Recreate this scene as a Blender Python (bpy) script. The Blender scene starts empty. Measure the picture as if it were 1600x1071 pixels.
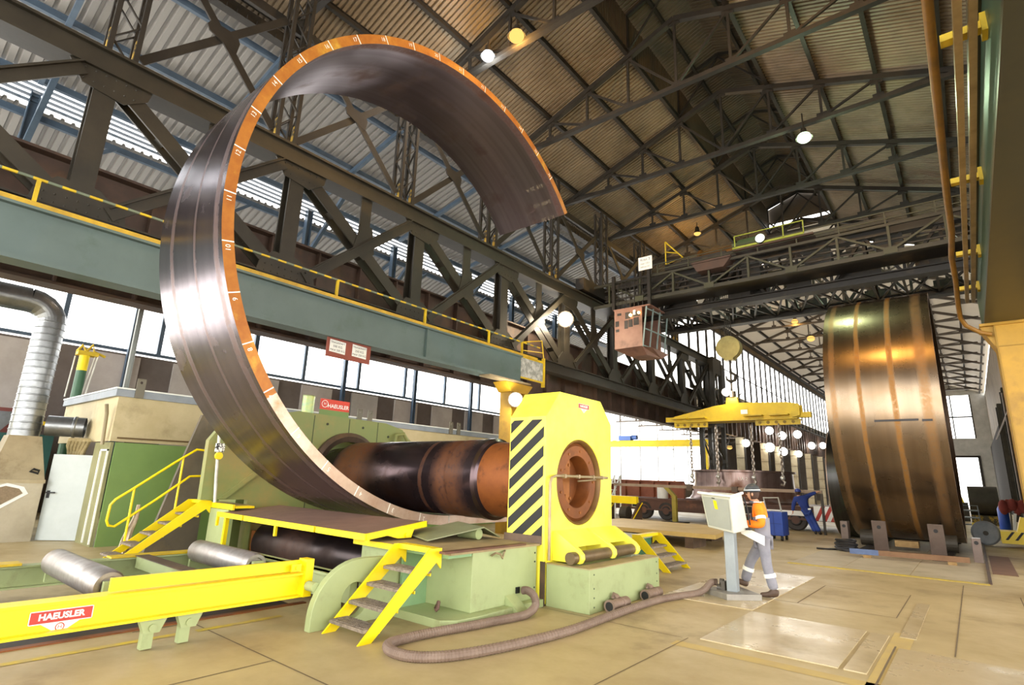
import bpy, math, random
from math import sin, cos, pi, radians as rad, sqrt, atan2
from mathutils import Vector as V, Matrix as M4

random.seed(7)
S = bpy.context.scene
COL = S.collection

# ---------------------------------------------------------------- camera
def make_camera():
    yw, pt, rl = rad(39.63), rad(13.92), rad(2.0)
    f = V((-sin(yw) * cos(pt), cos(yw) * cos(pt), sin(pt)))
    r = f.cross(V((0, 0, 1))).normalized(); u = r.cross(f)
    r2 = cos(rl) * r + sin(rl) * u; u2 = -sin(rl) * r + cos(rl) * u
    cam = bpy.data.cameras.new('camera'); o = bpy.data.objects.new('camera', cam); COL.objects.link(o)
    m = M4((r2, u2, -f)).transposed().to_4x4(); m.translation = V((0, 0, 1.77)); o.matrix_world = m
    cam.sensor_width = 36; cam.lens = 855.4 / 1600 * 36; cam.clip_start = .05; cam.clip_end = 500
    S.camera = o
make_camera()

# ---------------------------------------------------------------- sky, exposure
SKY = 2.0
w = bpy.data.worlds.new('sky'); S.world = w; w.use_nodes = True
nt = w.node_tree; bg = nt.nodes['Background']
tc = nt.nodes.new('ShaderNodeTexCoord'); sx = nt.nodes.new('ShaderNodeSeparateXYZ'); cr = nt.nodes.new('ShaderNodeValToRGB')
nt.links.new(tc.outputs['Generated'], sx.inputs[0]); nt.links.new(sx.outputs['Z'], cr.inputs[0]); nt.links.new(cr.outputs[0], bg.inputs[0])
cr.color_ramp.elements[0].color = (.97, .94, .88, 1); cr.color_ramp.elements[1].color = (.88, .93, 1, 1)
bg.inputs[1].default_value = SKY
S.view_settings.view_transform = 'Standard'; S.view_settings.look = 'None'
S.view_settings.gamma = 1; S.view_settings.use_curve_mapping = False
S.view_settings.exposure = 1.95
try:
    S.cycles.max_bounces = 10; S.cycles.diffuse_bounces = 5; S.cycles.transparent_max_bounces = 12
    S.cycles.use_denoising = True; S.cycles.sample_clamp_indirect = 6
except Exception: pass

def lamp(name, kind, loc, energy, color=(1, 1, 1), size=.3, rot=None, spot=None, size_y=None):
    l = bpy.data.lights.new(name, kind); l.energy = energy; l.color = color
    if kind == 'AREA':
        l.size = size
        if size_y: l.shape = 'RECTANGLE'; l.size_y = size_y
    elif kind in ('POINT', 'SPOT'): l.shadow_soft_size = size
    if kind == 'SPOT' and spot: l.spot_size = spot; l.spot_blend = .5
    o = bpy.data.objects.new(name, l); COL.objects.link(o); o.location = loc
    if rot: o.rotation_euler = rot
    return o

# ---------------------------------------------------------------- materials
def lin(h):
    h = h.lstrip('#'); c = [int(h[i:i + 2], 16) / 255 for i in (0, 2, 4)]
    return tuple((x / 12.92 if x <= .04045 else ((x + .055) / 1.055) ** 2.4) for x in c) + (1,)
MATS = {}
def mat(name, c1='#808080', c2=None, scale=3.0, rough=.6, metal=0.0, rough2=None, bump=0.0, bscale=30, stretch=(1, 1, 1), lo=.35, hi=.65,
        dirt=None, dscale=1.2, dlo=.55, dhi=.75, spec=.5, coat=0):
    """painted or bare surface with two tones of wear mixed by noise, and patches of dirt"""
    if name in MATS: return MATS[name]
    m = bpy.data.materials.new(name); m.use_nodes = True; n = m.node_tree.nodes; L = m.node_tree.links
    b = n['Principled BSDF']; b.inputs['Roughness'].default_value = rough; b.inputs['Metallic'].default_value = metal
    b.inputs['Specular IOR Level'].default_value = spec; b.inputs['Coat Weight'].default_value = coat
    tc = n.new('ShaderNodeTexCoord'); mp = n.new('ShaderNodeMapping'); mp.inputs['Scale'].default_value = stretch
    L.new(tc.outputs['Object'], mp.inputs[0])
    def noise(sc, det=6):
        t = n.new('ShaderNodeTexNoise'); t.inputs['Scale'].default_value = sc; t.inputs['Detail'].default_value = det
        t.inputs['Roughness'].default_value = .65; L.new(mp.outputs[0], t.inputs['Vector']); return t
    def ramp(src, a, bb):
        r = n.new('ShaderNodeMapRange'); r.inputs[1].default_value = a; r.inputs[2].default_value = bb; L.new(src, r.inputs[0]); return r
    base = None
    if c2 is None: b.inputs['Base Color'].default_value = lin(c1)
    else:
        t = noise(scale); r = ramp(t.outputs[0], lo, hi); mx = n.new('ShaderNodeMix'); mx.data_type = 'RGBA'
        mx.inputs[6].default_value = lin(c1); mx.inputs[7].default_value = lin(c2); L.new(r.outputs[0], mx.inputs[0]); base = mx.outputs[2]
        if rough2 is not None:
            rr = n.new('ShaderNodeMapRange'); rr.inputs[3].default_value = rough; rr.inputs[4].default_value = rough2
            L.new(r.outputs[0], rr.inputs[0]); L.new(rr.outputs[0], b.inputs['Roughness'])
        if dirt:
            t2 = noise(dscale, 8); r2 = ramp(t2.outputs[0], dlo, dhi); mx2 = n.new('ShaderNodeMix'); mx2.data_type = 'RGBA'
            L.new(base, mx2.inputs[6]); mx2.inputs[7].default_value = lin(dirt); L.new(r2.outputs[0], mx2.inputs[0]); base = mx2.outputs[2]
        L.new(base, b.inputs['Base Color'])
    if bump:
        t3 = noise(bscale, 4); bp = n.new('ShaderNodeBump'); bp.inputs['Strength'].default_value = bump; bp.inputs['Distance'].default_value = .02
        L.new(t3.outputs[0], bp.inputs['Height']); L.new(bp.outputs[0], b.inputs['Normal'])
    MATS[name] = m; return m
def emis(name, color, strength):
    if name in MATS: return MATS[name]
    m = bpy.data.materials.new(name); m.use_nodes = True; b = m.node_tree.nodes['Principled BSDF']
    b.inputs['Base Color'].default_value = (0, 0, 0, 1); b.inputs['Specular IOR Level'].default_value = 0; b.inputs['Emission Color'].default_value = color; b.inputs['Emission Strength'].default_value = strength
    MATS[name] = m; return m
def translucent(name, c, amount=.6, rough=.5):
    if name in MATS: return MATS[name]
    m = bpy.data.materials.new(name); m.use_nodes = True; n = m.node_tree.nodes; L = m.node_tree.links
    b = n['Principled BSDF']; b.inputs['Base Color'].default_value = lin(c); b.inputs['Roughness'].default_value = rough
    t = n.new('ShaderNodeBsdfTranslucent'); t.inputs[0].default_value = lin(c); mx = n.new('ShaderNodeMixShader'); mx.inputs[0].default_value = amount
    L.new(b.outputs[0], mx.inputs[1]); L.new(t.outputs[0], mx.inputs[2]); L.new(mx.outputs[0], n['Material Output'].inputs[0])
    MATS[name] = m; return m
def glazing(name, c='#ffffff', gloss=.08):
    if name in MATS: return MATS[name]
    m = bpy.data.materials.new(name); m.use_nodes = True; n = m.node_tree.nodes; L = m.node_tree.links
    for x in list(n): 
        if x.type == 'BSDF_PRINCIPLED': n.remove(x)
    t = n.new('ShaderNodeBsdfTransparent'); t.inputs[0].default_value = lin(c); g = n.new('ShaderNodeBsdfGlossy'); g.inputs['Roughness'].default_value = .05
    mx = n.new('ShaderNodeMixShader'); mx.inputs[0].default_value = gloss
    L.new(t.outputs[0], mx.inputs[1]); L.new(g.outputs[0], mx.inputs[2]); L.new(mx.outputs[0], n['Material Output'].inputs[0])
    MATS[name] = m; return m

# ---------------------------------------------------------------- mesh builder
class MB:
    def __init__(s): s.v = []; s.f = []; s.mi = []; s.cur = 0
    def m(s, i): s.cur = i; return s
    def add(s, vs, fs):
        b = len(s.v); s.v += [tuple(x) for x in vs]; s.f += [tuple(b + i for i in f) for f in fs]; s.mi += [s.cur] * len(fs); return s
    def box(s, x0, x1, y0, y1, z0, z1):
        return s.add([(x, y, z) for z in (z0, z1) for y in (y0, y1) for x in (x0, x1)],
                     [(0, 2, 3, 1), (4, 5, 7, 6), (0, 1, 5, 4), (1, 3, 7, 5), (3, 2, 6, 7), (2, 0, 4, 6)])
    def frame(s, p, q, up=(0, 0, 1)):
        p, q = V(p), V(q); d = (q - p).normalized(); a = d.cross(V(up))
        if a.length < 1e-4: a = d.cross(V((0, 1, 0)))
        a.normalize(); return p, q, d, a, a.cross(d)
    def bar(s, p, q, w, h, up=(0, 0, 1)):
        """box from p to q, w across and h along up"""
        p, q, d, a, b = s.frame(p, q, up); vs = []
        for c in (p, q):
            for i, j in ((-1, -1), (1, -1), (1, 1), (-1, 1)): vs.append(c + a * (i * w / 2) + b * (j * h / 2))
        return s.add(vs, [(3, 2, 1, 0), (4, 5, 6, 7), (0, 1, 5, 4), (1, 2, 6, 5), (2, 3, 7, 6), (3, 0, 4, 7)])
    def sect(s, p, q, prof, up=(0, 0, 1)):
        """extrude closed profile [(across, up)] from p to q"""
        p, q, d, a, b = s.frame(p, q, up); n = len(prof)
        vs = [c + a * x + b * y for c in (p, q) for x, y in prof]
        return s.add(vs, [tuple(range(n))[::-1], tuple(range(n, 2 * n))] + [(i, (i + 1) % n, n + (i + 1) % n, n + i) for i in range(n)])
    def ibeam(s, p, q, w, h, tf=.03, tw=.02, up=(0, 0, 1)):
        a, b = w / 2, h / 2; t = tw / 2; c = b - tf
        return s.sect(p, q, [(-a, -b), (a, -b), (a, -c), (t, -c), (t, c), (a, c), (a, b), (-a, b), (-a, c), (-t, c), (-t, -c), (-a, -c)], up)
    def lsect(s, p, q, w, t=.012, up=(0, 0, 1)):
        return s.sect(p, q, [(0, 0), (w, 0), (w, t), (t, t), (t, w), (0, w)], up)
    def cyl(s, p, q, r, n=20, r2=None, caps=True):
        p, q, d, a, b = s.frame(p, q); r2 = r if r2 is None else r2
        vs = [c + (a * cos(2 * pi * i / n) + b * sin(2 * pi * i / n)) * rr for c, rr in ((p, r), (q, r2)) for i in range(n)]
        fs = [(i, (i + 1) % n, n + (i + 1) % n, n + i) for i in range(n)]
        if caps: fs += [tuple(range(n))[::-1], tuple(range(n, 2 * n))]
        return s.add(vs, fs)
    def lathe(s, prof, p, d, n=48, a0=0, a1=2 * pi):
        """prof [(radius, distance along d)] spun about axis d through p"""
        p = V(p); d = V(d).normalized(); a = d.cross(V((0, 0, 1)))
        if a.length < 1e-4: a = V((1, 0, 0))
        a.normalize(); b = a.cross(d); full = abs(a1 - a0 - 2 * pi) < 1e-6; k = n if full else n + 1; m = len(prof)
        vs = [p + d * t + (a * cos(a0 + (a1 - a0) * i / n) + b * sin(a0 + (a1 - a0) * i / n)) * r for i in range(k) for r, t in prof]
        fs = [(i * m + j, i * m + j + 1, ((i + 1) % k) * m + j + 1, ((i + 1) % k) * m + j) for i in range(n) for j in range(m - 1)]
        return s.add(vs, fs)
    def tube(s, pts, r, n=8, closed=False, caps=True):
        pts = [V(p) for p in pts]; N = len(pts); rr = r if isinstance(r, (list, tuple)) else [r] * N
        a = None; vs = []
        for i, p in enumerate(pts):
            t = (pts[(i + 1) % N] - pts[i - 1]) if closed or 0 < i < N - 1 else (pts[1] - pts[0] if i == 0 else pts[-1] - pts[-2])
            t.normalize()
            if a is None:
                a = t.cross(V((0, 0, 1)))
                if a.length < 1e-3: a = t.cross(V((0, 1, 0)))
            a = (a - t * a.dot(t)).normalized(); b = t.cross(a)
            vs += [p + (a * cos(2 * pi * k / n) + b * sin(2 * pi * k / n)) * rr[i] for k in range(n)]
        R = N if closed else N - 1
        fs = [(i * n + k, i * n + (k + 1) % n, ((i + 1) % N) * n + (k + 1) % n, ((i + 1) % N) * n + k) for i in range(R) for k in range(n)]
        if caps and not closed: fs += [tuple(range(n))[::-1], tuple((N - 1) * n + k for k in range(n))]
        return s.add(vs, fs)
    def ax(s, ax, u, v, t): return (t, u, v) if ax == 'x' else ((u, t, v) if ax == 'y' else (u, v, t))
    def prism(s, poly, axis, a0, a1):
        n = len(poly)
        return s.add([s.ax(axis, u, v, t) for t in (a0, a1) for u, v in poly],
                     [tuple(range(n))[::-1], tuple(range(n, 2 * n))] + [(i, (i + 1) % n, n + (i + 1) % n, n + i) for i in range(n)])
    def holed(s, poly, c, r, axis, a0, a1, N=64, ry=None):
        """prism with a round hole"""
        ry = ry or r; angs = set(2 * pi * i / N for i in range(N))
        for u, v in poly: angs.add(atan2(v - c[1], u - c[0]) % (2 * pi))
        angs = sorted(angs); k = len(angs); out = []
        for t in angs:
            d = (cos(t), sin(t)); best = None
            for i in range(len(poly)):
                (x0, y0), (x1, y1) = poly[i], poly[(i + 1) % len(poly)]
                ex, ey = x1 - x0, y1 - y0; den = d[0] * ey - d[1] * ex
                if abs(den) < 1e-12: continue
                tt = ((x0 - c[0]) * ey - (y0 - c[1]) * ex) / den; uu = ((x0 - c[0]) * d[1] - (y0 - c[1]) * d[0]) / den
                if tt > 0 and -1e-6 <= uu <= 1 + 1e-6 and (best is None or tt > best): best = tt
            out.append((c[0] + d[0] * best, c[1] + d[1] * best))
        inn = [(c[0] + r * cos(t), c[1] + ry * sin(t)) for t in angs]
        vs = [s.ax(axis, u, v, t) for t in (a0, a1) for ring in (out, inn) for u, v in ring]
        fs = []
        for i in range(k):
            j = (i + 1) % k
            fs += [(i, j, k + j, k + i), (2 * k + i, 3 * k + i, 3 * k + j, 2 * k + j), (i, 2 * k + i, 2 * k + j, j), (k + i, k + j, 3 * k + j, 3 * k + i)]
        return s.add(vs, fs)
    def sphere(s, c, r, n=16, m=10, sc=(1, 1, 1)):
        vs = [(c[0] + r * sc[0] * sin(pi * j / m) * cos(2 * pi * i / n), c[1] + r * sc[1] * sin(pi * j / m) * sin(2 * pi * i / n), c[2] + r * sc[2] * cos(pi * j / m)) for j in range(m + 1) for i in range(n)]
        return s.add(vs, [(j * n + i, j * n + (i + 1) % n, (j + 1) * n + (i + 1) % n, (j + 1) * n + i) for j in range(m) for i in range(n)])
    def text(s, txt, o, xd, yd, size, depth=.004, align='CENTER', bold=0):
        cu = bpy.data.curves.new('t', 'FONT'); cu.body = txt; cu.size = size; cu.align_x = align; cu.align_y = 'CENTER'; cu.offset = bold; cu.resolution_u = 3
        ob = bpy.data.objects.new('t', cu); COL.objects.link(ob); dg = bpy.context.evaluated_depsgraph_get()
        me = bpy.data.meshes.new_from_object(ob.evaluated_get(dg)); bpy.data.objects.remove(ob); bpy.data.curves.remove(cu)
        xd, yd = V(xd).normalized(), V(yd).normalized(); nd = xd.cross(yd); o = V(o) + nd * depth
        s.add([o + xd * v.co.x + yd * v.co.y for v in me.vertices], [tuple(p.vertices) for p in me.polygons]); bpy.data.meshes.remove(me); return s
    def flat(s, pts, o, xd, yd, depth=.003):
        xd, yd = V(xd).normalized(), V(yd).normalized(); o = V(o) + xd.cross(yd) * depth
        return s.add([o + xd * a + yd * b for a, b in pts], [tuple(range(len(pts)))])
    def xf(s, m, i0=0):
        for i in range(i0, len(s.v)): s.v[i] = tuple(m @ V(s.v[i]))
        return s
    def build(s, name, mats, parent=None, smooth=None, loc=None, bevel=0, label=None, normals=True):
        if not isinstance(mats, (list, tuple)): mats = [mats]
        org = ORG[parent.name] if parent is not None else V(loc or (0, 0, 0))
        me = bpy.data.meshes.new(name); me.from_pydata([tuple(V(v) - org) for v in s.v], [], s.f)
        for mm in mats: me.materials.append(mm)
        me.polygons.foreach_set('material_index', s.mi)
        if smooth is not None:
            me.shade_smooth(); me.set_sharp_from_angle(angle=rad(smooth))
        if normals:
            import bmesh
            b = bmesh.new(); b.from_mesh(me); bmesh.ops.recalc_face_normals(b, faces=b.faces); b.to_mesh(me); b.free()
        me.update(); o = bpy.data.objects.new(name, me); COL.objects.link(o)
        if parent is not None: o.parent = parent
        else: o.location = org
        ORG[o.name] = org
        if bevel:
            bv = o.modifiers.new('edge', 'BEVEL'); bv.width = bevel; bv.segments = 2; bv.limit_method = 'ANGLE'; bv.angle_limit = rad(40)
        if label: o['label'] = label
        return o
ORG = {}
def thing(name, label, cat, loc=(0, 0, 0), group=None):
    o = bpy.data.objects.new(name, None); COL.objects.link(o); o.location = loc; ORG[o.name] = V(loc); o.empty_display_size = .2
    return tag(o, label, cat, group)
def tag(o, label, cat, group=None, kind=None):
    o['label'] = label; o['category'] = cat
    if group: o['group'] = group
    if kind: o['kind'] = kind
    return o
def struct(o): o['kind'] = 'structure'; return o
def dup(root, off, label=None):
    """copy of a thing with copies of its parts and sub-parts, moved by off"""
    r = root.copy(); COL.objects.link(r); r.location = V(root.location) + V(off); ORG[r.name] = ORG[root.name] + V(off)
    if label: r['label'] = label
    for ch in list(root.children):
        c = ch.copy(); COL.objects.link(c); c.parent = r; ORG[c.name] = ORG[r.name]
        for g in list(ch.children):
            d = g.copy(); COL.objects.link(d); d.parent = c; ORG[d.name] = ORG[r.name]
    return r
NTH = 'first second third fourth fifth sixth seventh eighth ninth tenth eleventh twelfth thirteenth fourteenth fifteenth sixteenth seventeenth eighteenth nineteenth twentieth'.split()
def arc(c, r, a0, a1, n): return [(c[0] + r * cos(rad(a0 + (a1 - a0) * i / n)), c[1] + r * sin(rad(a0 + (a1 - a0) * i / n))) for i in range(n + 1)]
# ---------------------------------------------------------------- palette
dark = mat('riveted_dark_steel', '#403a2f', '#322d25', 2.0, .55, .2, bump=.15, bscale=12, dirt='#5a4a35', dscale=.8)
darker = mat('roof_steel', '#2e2923', '#221e1a', 2, .6, .2)
girdm = mat('girder_paint', '#332e24', '#28241c', 1.5, .5, .1, bump=.1, bscale=10, dirt='#3a3126', dscale=1.0)
brownst = mat('brown_plate_steel', '#5a463c', '#463830', 1.5, .55, .2, dirt='#6e5238')
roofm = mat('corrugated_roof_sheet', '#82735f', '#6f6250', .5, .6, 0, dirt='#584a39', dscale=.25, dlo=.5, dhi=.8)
lantm = mat('dark_lantern_sheet', '#574b3c', '#463c30', .5, .6, .1)  # lantern sheet, darker than the main roof
bluest = mat('blue_steel', '#47586a', '#39495a', 2, .5)
sheetm = translucent('translucent_aisle_sheet', '#827f7b', .03)
farroof = translucent('brightened_far_roof', '#b3a896', .08)  # far sheets paler, the far hall's brightness put into their colour
wallm = mat('brown_wall_panel', '#635954', '#564d48', .8, .8, 0, dirt='#4a423d', dscale=.5)
pilm = mat('pale_wall_panel', '#aca5a0', '#9b948e', .8, .8)
glz = glazing('window_glass')
floorm = mat('worn_concrete_floor', '#b7a57a', '#a39067', .7, .42, 0, rough2=.6, bump=.06, bscale=9, dirt='#83745a', dscale=.35, dlo=.56, dhi=.72, spec=.5)
platem = mat('steel_floor_plate', '#c3b493', '#b09f79', 1.1, .22, .15, rough2=.42, bump=.05, bscale=6, dirt='#95835d', dscale=.9, dlo=.55, dhi=.75)
joint = mat('floor_joint', '#75644a', '#62533b', 5, .8)
tanl = mat('tan_floor_strip', '#bfa763', '#b39c66', 4, .6)
yline = mat('worn_yellow_line', '#c9b02c', '#b29d55', 6, .6, lo=.4, hi=.6)
yel = mat('machine_yellow', '#f4d800', '#e9cc0a', 2, .42, 0, dirt='#a8903a', dscale=2.5, dlo=.66, dhi=.8)
yelp = mat('pale_yellow_paint', '#fbf05e', '#f7ea40', 1.5, .4, 0, dirt='#c8b43c', dscale=2.2, dlo=.64, dhi=.8)
yelo = mat('ochre_yellow_paint', '#b0871f', '#9c7820', 2, .5, 0, dirt='#7d5c1c', dscale=1.5)
ylwd = mat('rail_yellow', '#d8b81c', '#b89a1c', 3, .5)
grn = mat('pale_green_paint', '#a2ad7b', '#96a171', 1.2, .5, 0, dirt='#858a5e', dscale=2.2, dlo=.58, dhi=.74)
grnd = mat('stained_green_paint', '#7c8a52', '#858a52', 1.0, .55, 0, dirt='#9a8a52', dscale=.8, dlo=.5, dhi=.68)
grnp = mat('fresh_green_paint', '#73904f', '#6b8749', 1.0, .5, 0, dirt='#557a40', dscale=.7, dlo=.6, dhi=.7)
beamg = mat('grey_green_paint', '#5d6d6b', '#556562', .9, .45, 0, dirt='#4f6159', dscale=1.4, dlo=.55, dhi=.7)
black = mat('black_paint', '#0c0c0c', '#141312', 3, .6)
white = mat('white_paint', '#eef0ec', '#e4e6e0', 2, .45)
redp = mat('red_sign_paint', '#b3372a', '#a83226', 3, .5)
galv = mat('galvanised_sheet', '#96999b', '#7f8284', 3, .3, .9, rough2=.42)
rust = mat('rusty_steel', '#8a5226', '#6d3f1e', 2.0, .6, .35, bump=.12, bscale=18, dirt='#4a2c18', dscale=1.3, rough2=.45)
wood = mat('rough_wood', '#a88a5a', '#8b6f45', 4, .8, 0)

# ---------------------------------------------------------------- shell
X0, RX, X1 = -15.6, -6.5, 2.6
YB = 102
def corr(mb, cross, y0, y1, per, amp, nrm):
    """sheet with trapezoid ribs: cross [(x, z)] swept along y, ribs raised along nrm (x, z)"""
    prof = [(0, 0), (.55, 0), (.65, 1), (.9, 1)]; n = int((y1 - y0) / per); k = len(cross); ys = []
    for i in range(n): ys += [(y0 + (i + a) * per, b * amp) for a, b in prof]
    vs = [(x + nrm[0] * o, y, z + nrm[1] * o) for y, o in ys for x, z in cross]
    return mb.add(vs, [(i * k + j, i * k + j + 1, (i + 1) * k + j + 1, (i + 1) * k + j) for i in range(len(ys) - 1) for j in range(k - 1)])

f = MB().box(-27, 14, -16, 104, -.3, 0); FLOOR = struct(f.build('floor', floorm))
def floor_strip(mb, x0, x1, y0, y1, z=.003): mb.add([(x0, y0, z), (x1, y0, z), (x1, y1, z), (x0, y1, z)], [(0, 1, 2, 3)])
j = MB()
for x0, x1, y0, y1 in ((-7.3, -7.28, 2.5, 3.0), (-9, -4, 3.1, 3.115), (-5.4, -5.385, -4, 3.1), (-7.2, -2.9, 6.86, 6.872), (-2.85, -2.838, -2, 6.9), (-3.6, -3.59, 9.6, 13), (-.95, -.93, -2, 8.4),
                       (-.4, -.385, 8.4, 14.8), (.4, .415, 3, 14), (-2.7, -1.1, 10.2, 10.215), (-1.1, -1.085, 10.2, 12.6), (-2.4, -2.385, 10.2, 12.4), (-2.4, -1.1, 12.4, 12.415)):
    floor_strip(j, x0, x1, y0, y1)
struct(j.build('trim_1', joint, FLOOR)).name = 'floor_joints'
ym = MB()
for y0, y1 in ((-2, .9), (1.0, 2.9), (3.0, 4.0)): floor_strip(ym, -6.95, -6.85, y0, y1, .004)
ym.build('floor_marking', yline, FLOOR)
ym = MB(); floor_strip(ym, -1.02, -.8, 2, 9.2, .002); floor_strip(ym, -2.9, -.8, 6.5, 6.7, .002); ym.build('floor_patch', tanl, FLOOR)

# steel cover plates let into the floor
def cover_plate(x0, x1, y0, y1, label, h=.012, m=platem):
    b = MB().box(x0, x1, y0, y1, 0, h); return tag(b.build('floor_cover_plate', m, None, loc=((x0 + x1) / 2, (y0 + y1) / 2, 0)), label, 'floor plate', 'steel plates let into the floor')
cover_plate(-2.72, -1.3, 6.95, 8.95, 'shiny steel floor plate with a dark gap along its edge, below the grey trousers')
cover_plate(-4.15, -2.74, 9.06, 13.3, 'long shiny steel floor plate under the console pedestal and the walking worker')
cover_plate(-.9, .9, 4.0, 8.3, 'grey scuffed steel floor plate at the bottom corner of the hall floor')
cover_plate(-1.25, -1.05, 6.95, 8.9, 'narrow steel floor strip along the shiny plate with the dark gap')
cover_plate(-.95, -.78, 8.95, 11.8, 'narrow grey floor strip standing alone before the big rolled ring', .006)

# main roof
def zr(x): return 18.13 - .36 * (abs(x - RX) - 1.93)
YA, YB, YL = -16, 102, 37
YM = 41.0
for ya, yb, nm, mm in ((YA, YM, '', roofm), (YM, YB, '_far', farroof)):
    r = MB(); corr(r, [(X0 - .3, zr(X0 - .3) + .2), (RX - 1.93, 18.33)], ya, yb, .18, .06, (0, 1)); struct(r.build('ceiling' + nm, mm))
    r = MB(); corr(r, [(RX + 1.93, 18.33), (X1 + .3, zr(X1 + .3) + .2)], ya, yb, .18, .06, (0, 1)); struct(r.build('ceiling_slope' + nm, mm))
r = MB(); corr(r, [(RX - 2.1, 20.05), (RX, 20.8), (RX + 2.1, 20.05)], YA, YL, .18, .035, (0, 1))
corr(r, [(RX - 1.93, 18.45), (RX - 1.93, 20.05)], YA, YL, .18, .03, (-1, 0)); corr(r, [(RX + 1.93, 18.45), (RX + 1.93, 20.05)], YA, YL, .18, .03, (1, 0))
struct(r.build('ceiling_lantern', lantm))
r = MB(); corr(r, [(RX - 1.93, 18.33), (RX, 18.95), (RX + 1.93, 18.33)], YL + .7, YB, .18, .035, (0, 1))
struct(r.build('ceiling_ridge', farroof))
b = MB(); b.add([(RX - 1.93, YL, 18.3), (RX + 1.93, YL, 18.3), (RX + 1.93, YL, 18.75), (RX - 1.93, YL, 18.75)], [(0, 1, 2, 3)]); b.add([(RX - 1.93, YL, 18.95), (RX + 1.93, YL, 18.95), (RX + 1.93, YL, 20.05), (RX, YL, 20.8), (RX - 1.93, YL, 20.05)], [(0, 1, 2, 3, 4)]); struct(b.build('wall_lantern_end', lantm))

# aisle beyond the lattice girder: two tiers of pale translucent sheet with louvres between
r = MB(); corr(r, [(-22.3, 14.15), (-15.9, 15.72)], -14, 44, .3, .08, (0, 1)); struct(r.build('ceiling_aisle', sheetm))
r = MB(); corr(r, [(-26.3, 11.85), (-22.6, 13.15)], -14, 44, .3, .08, (0, 1)); struct(r.build('ceiling_aisle_low', sheetm))
r = MB()
for k in range(5): r.bar((-22.4, -14, 13.28 + k * .19), (-22.4, 40, 13.28 + k * .19), .16, .035)
struct(r.build('trim_2', bluest)).name = 'trim_aisle_louvres'

# outer aisle wall: panels, window band, ribbed strip above
XW = -26
b = MB().box(XW - .3, XW, -14, 1.3, 0, .8).box(XW - .3, XW, 1.3, 36, 0, 6.15).box(XW - .3, XW, 36, 100, 0, 1.7); struct(b.build('wall_aisle', wallm))
b = MB()
for i in range(11): b.box(XW + .01, XW + .12, 2.6 + i * 3.0, 2.6 + i * 3.0 + 1.75, .2, 6.05)
struct(b.build('wall_aisle_panels', pilm))
b = MB(); corr(b, [(XW, 9.4), (XW, 12.0)], -14, 100, .3, .06, (1, 0)); struct(b.build('wall_aisle_upper', mat('grey_ribbed_sheet', '#8f8e8a', '#7f7d78', 1, .6)))
def window_band(name, x, y0, y1, z0, z1, step, fm, bar=.12, mid=None):
    w = MB()
    n = int((y1 - y0) / step)
    w.box(x - .08, x + .08, y0, y1, z0 - .07, z0 + .05); w.box(x - .08, x + .08, y0, y1, z1 - .05, z1 + .07)
    for i in range(n + 1): w.box(x - .07, x + .07, y0 + i * step - bar / 2, y0 + i * step + bar / 2, z0, z1)
    if mid: w.box(x - .04, x + .04, y0, y1, mid - .03, mid + .03)
    o = struct(w.build(name, fm)); g = MB().add([(x, y0, z0), (x, y1, z0), (x, y1, z1), (x, y0, z1)], [(0, 1, 2, 3)]); g.build('pane', glz, o); return o
window_band('window_1', XW - .1, 1.3, 36, 6.3, 9.3, 3.35, bluest, .16)
window_band('window_5', XW - .1, -14, 1.2, .85, 9.3, 3.0, bluest, .16, 5)
window_band('window_4', XW - .1, 36, 70, 1.75, 8.6, 4.2, mat('pale_mullion', '#8d8f90', None), .12, 5.6)
b = MB().box(XW - .3, XW, 70, 100, 1.7, 9); struct(b.build('wall_aisle_far', wallm)); b = MB().box(-27, -15.3, 100, 100.3, 0, 9.6); struct(b.build('wall_aisle_end', pilm))
r = MB(); corr(r, [(-26, 8.75), (-15.4, 9.5)], 44, YB - 2, .3, .06, (0, 1)); struct(r.build('ceiling_aisle_far', mat('pale_ribbed_sheet', '#a39a8b', '#8f8778', 1, .6)))

# hall wall beyond the portal column: ribbed plate below, tall bright glazing above
b = MB().box(-13.5, -13.35, 39.5, YB, 5.4, 7.7); 
for i in range(62): b.box(-13.35, -13.15, 39.5 + i, 39.62 + i, 5.4, 7.7)
struct(b.build('wall_hall', brownst))
window_band('window_2', -15.5, 40, YB, 8.9, 14.6, 1.9, darker, .2, 11.6)
b = MB(); corr(b, [(-15.55, 14.6), (-15.55, 15.6)], 40, YB, .3, .05, (1, 0)); struct(b.build('wall_hall_upper', roofm))
# right-hand side: upper sheet, dark lower wall from the yellow portal on
b = MB(); corr(b, [(2.9, 8.2), (2.9, 15.4)], -16, YB, .3, .05, (1, 0)); struct(b.build('wall_bay_upper', roofm))
b = MB().box(2.6, 2.8, 20, YB, 0, 8.2); struct(b.build('wall_bay', mat('sooty_bay_wall', '#302c28', '#26221f', 1, .9, 0, spec=.2)))
r = MB(); corr(r, [(2.9, 9.6), (13.9, 8.4)], -16, 40, .24, .05, (0, 1)); struct(r.build('ceiling_bay', roofm))  # unseen bay roof, added to cut sky light from high up
b = MB().box(2.9, 13.9, 39.8, 40, 0, 9.6); struct(b.build('wall_bay_end', wallm))
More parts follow.
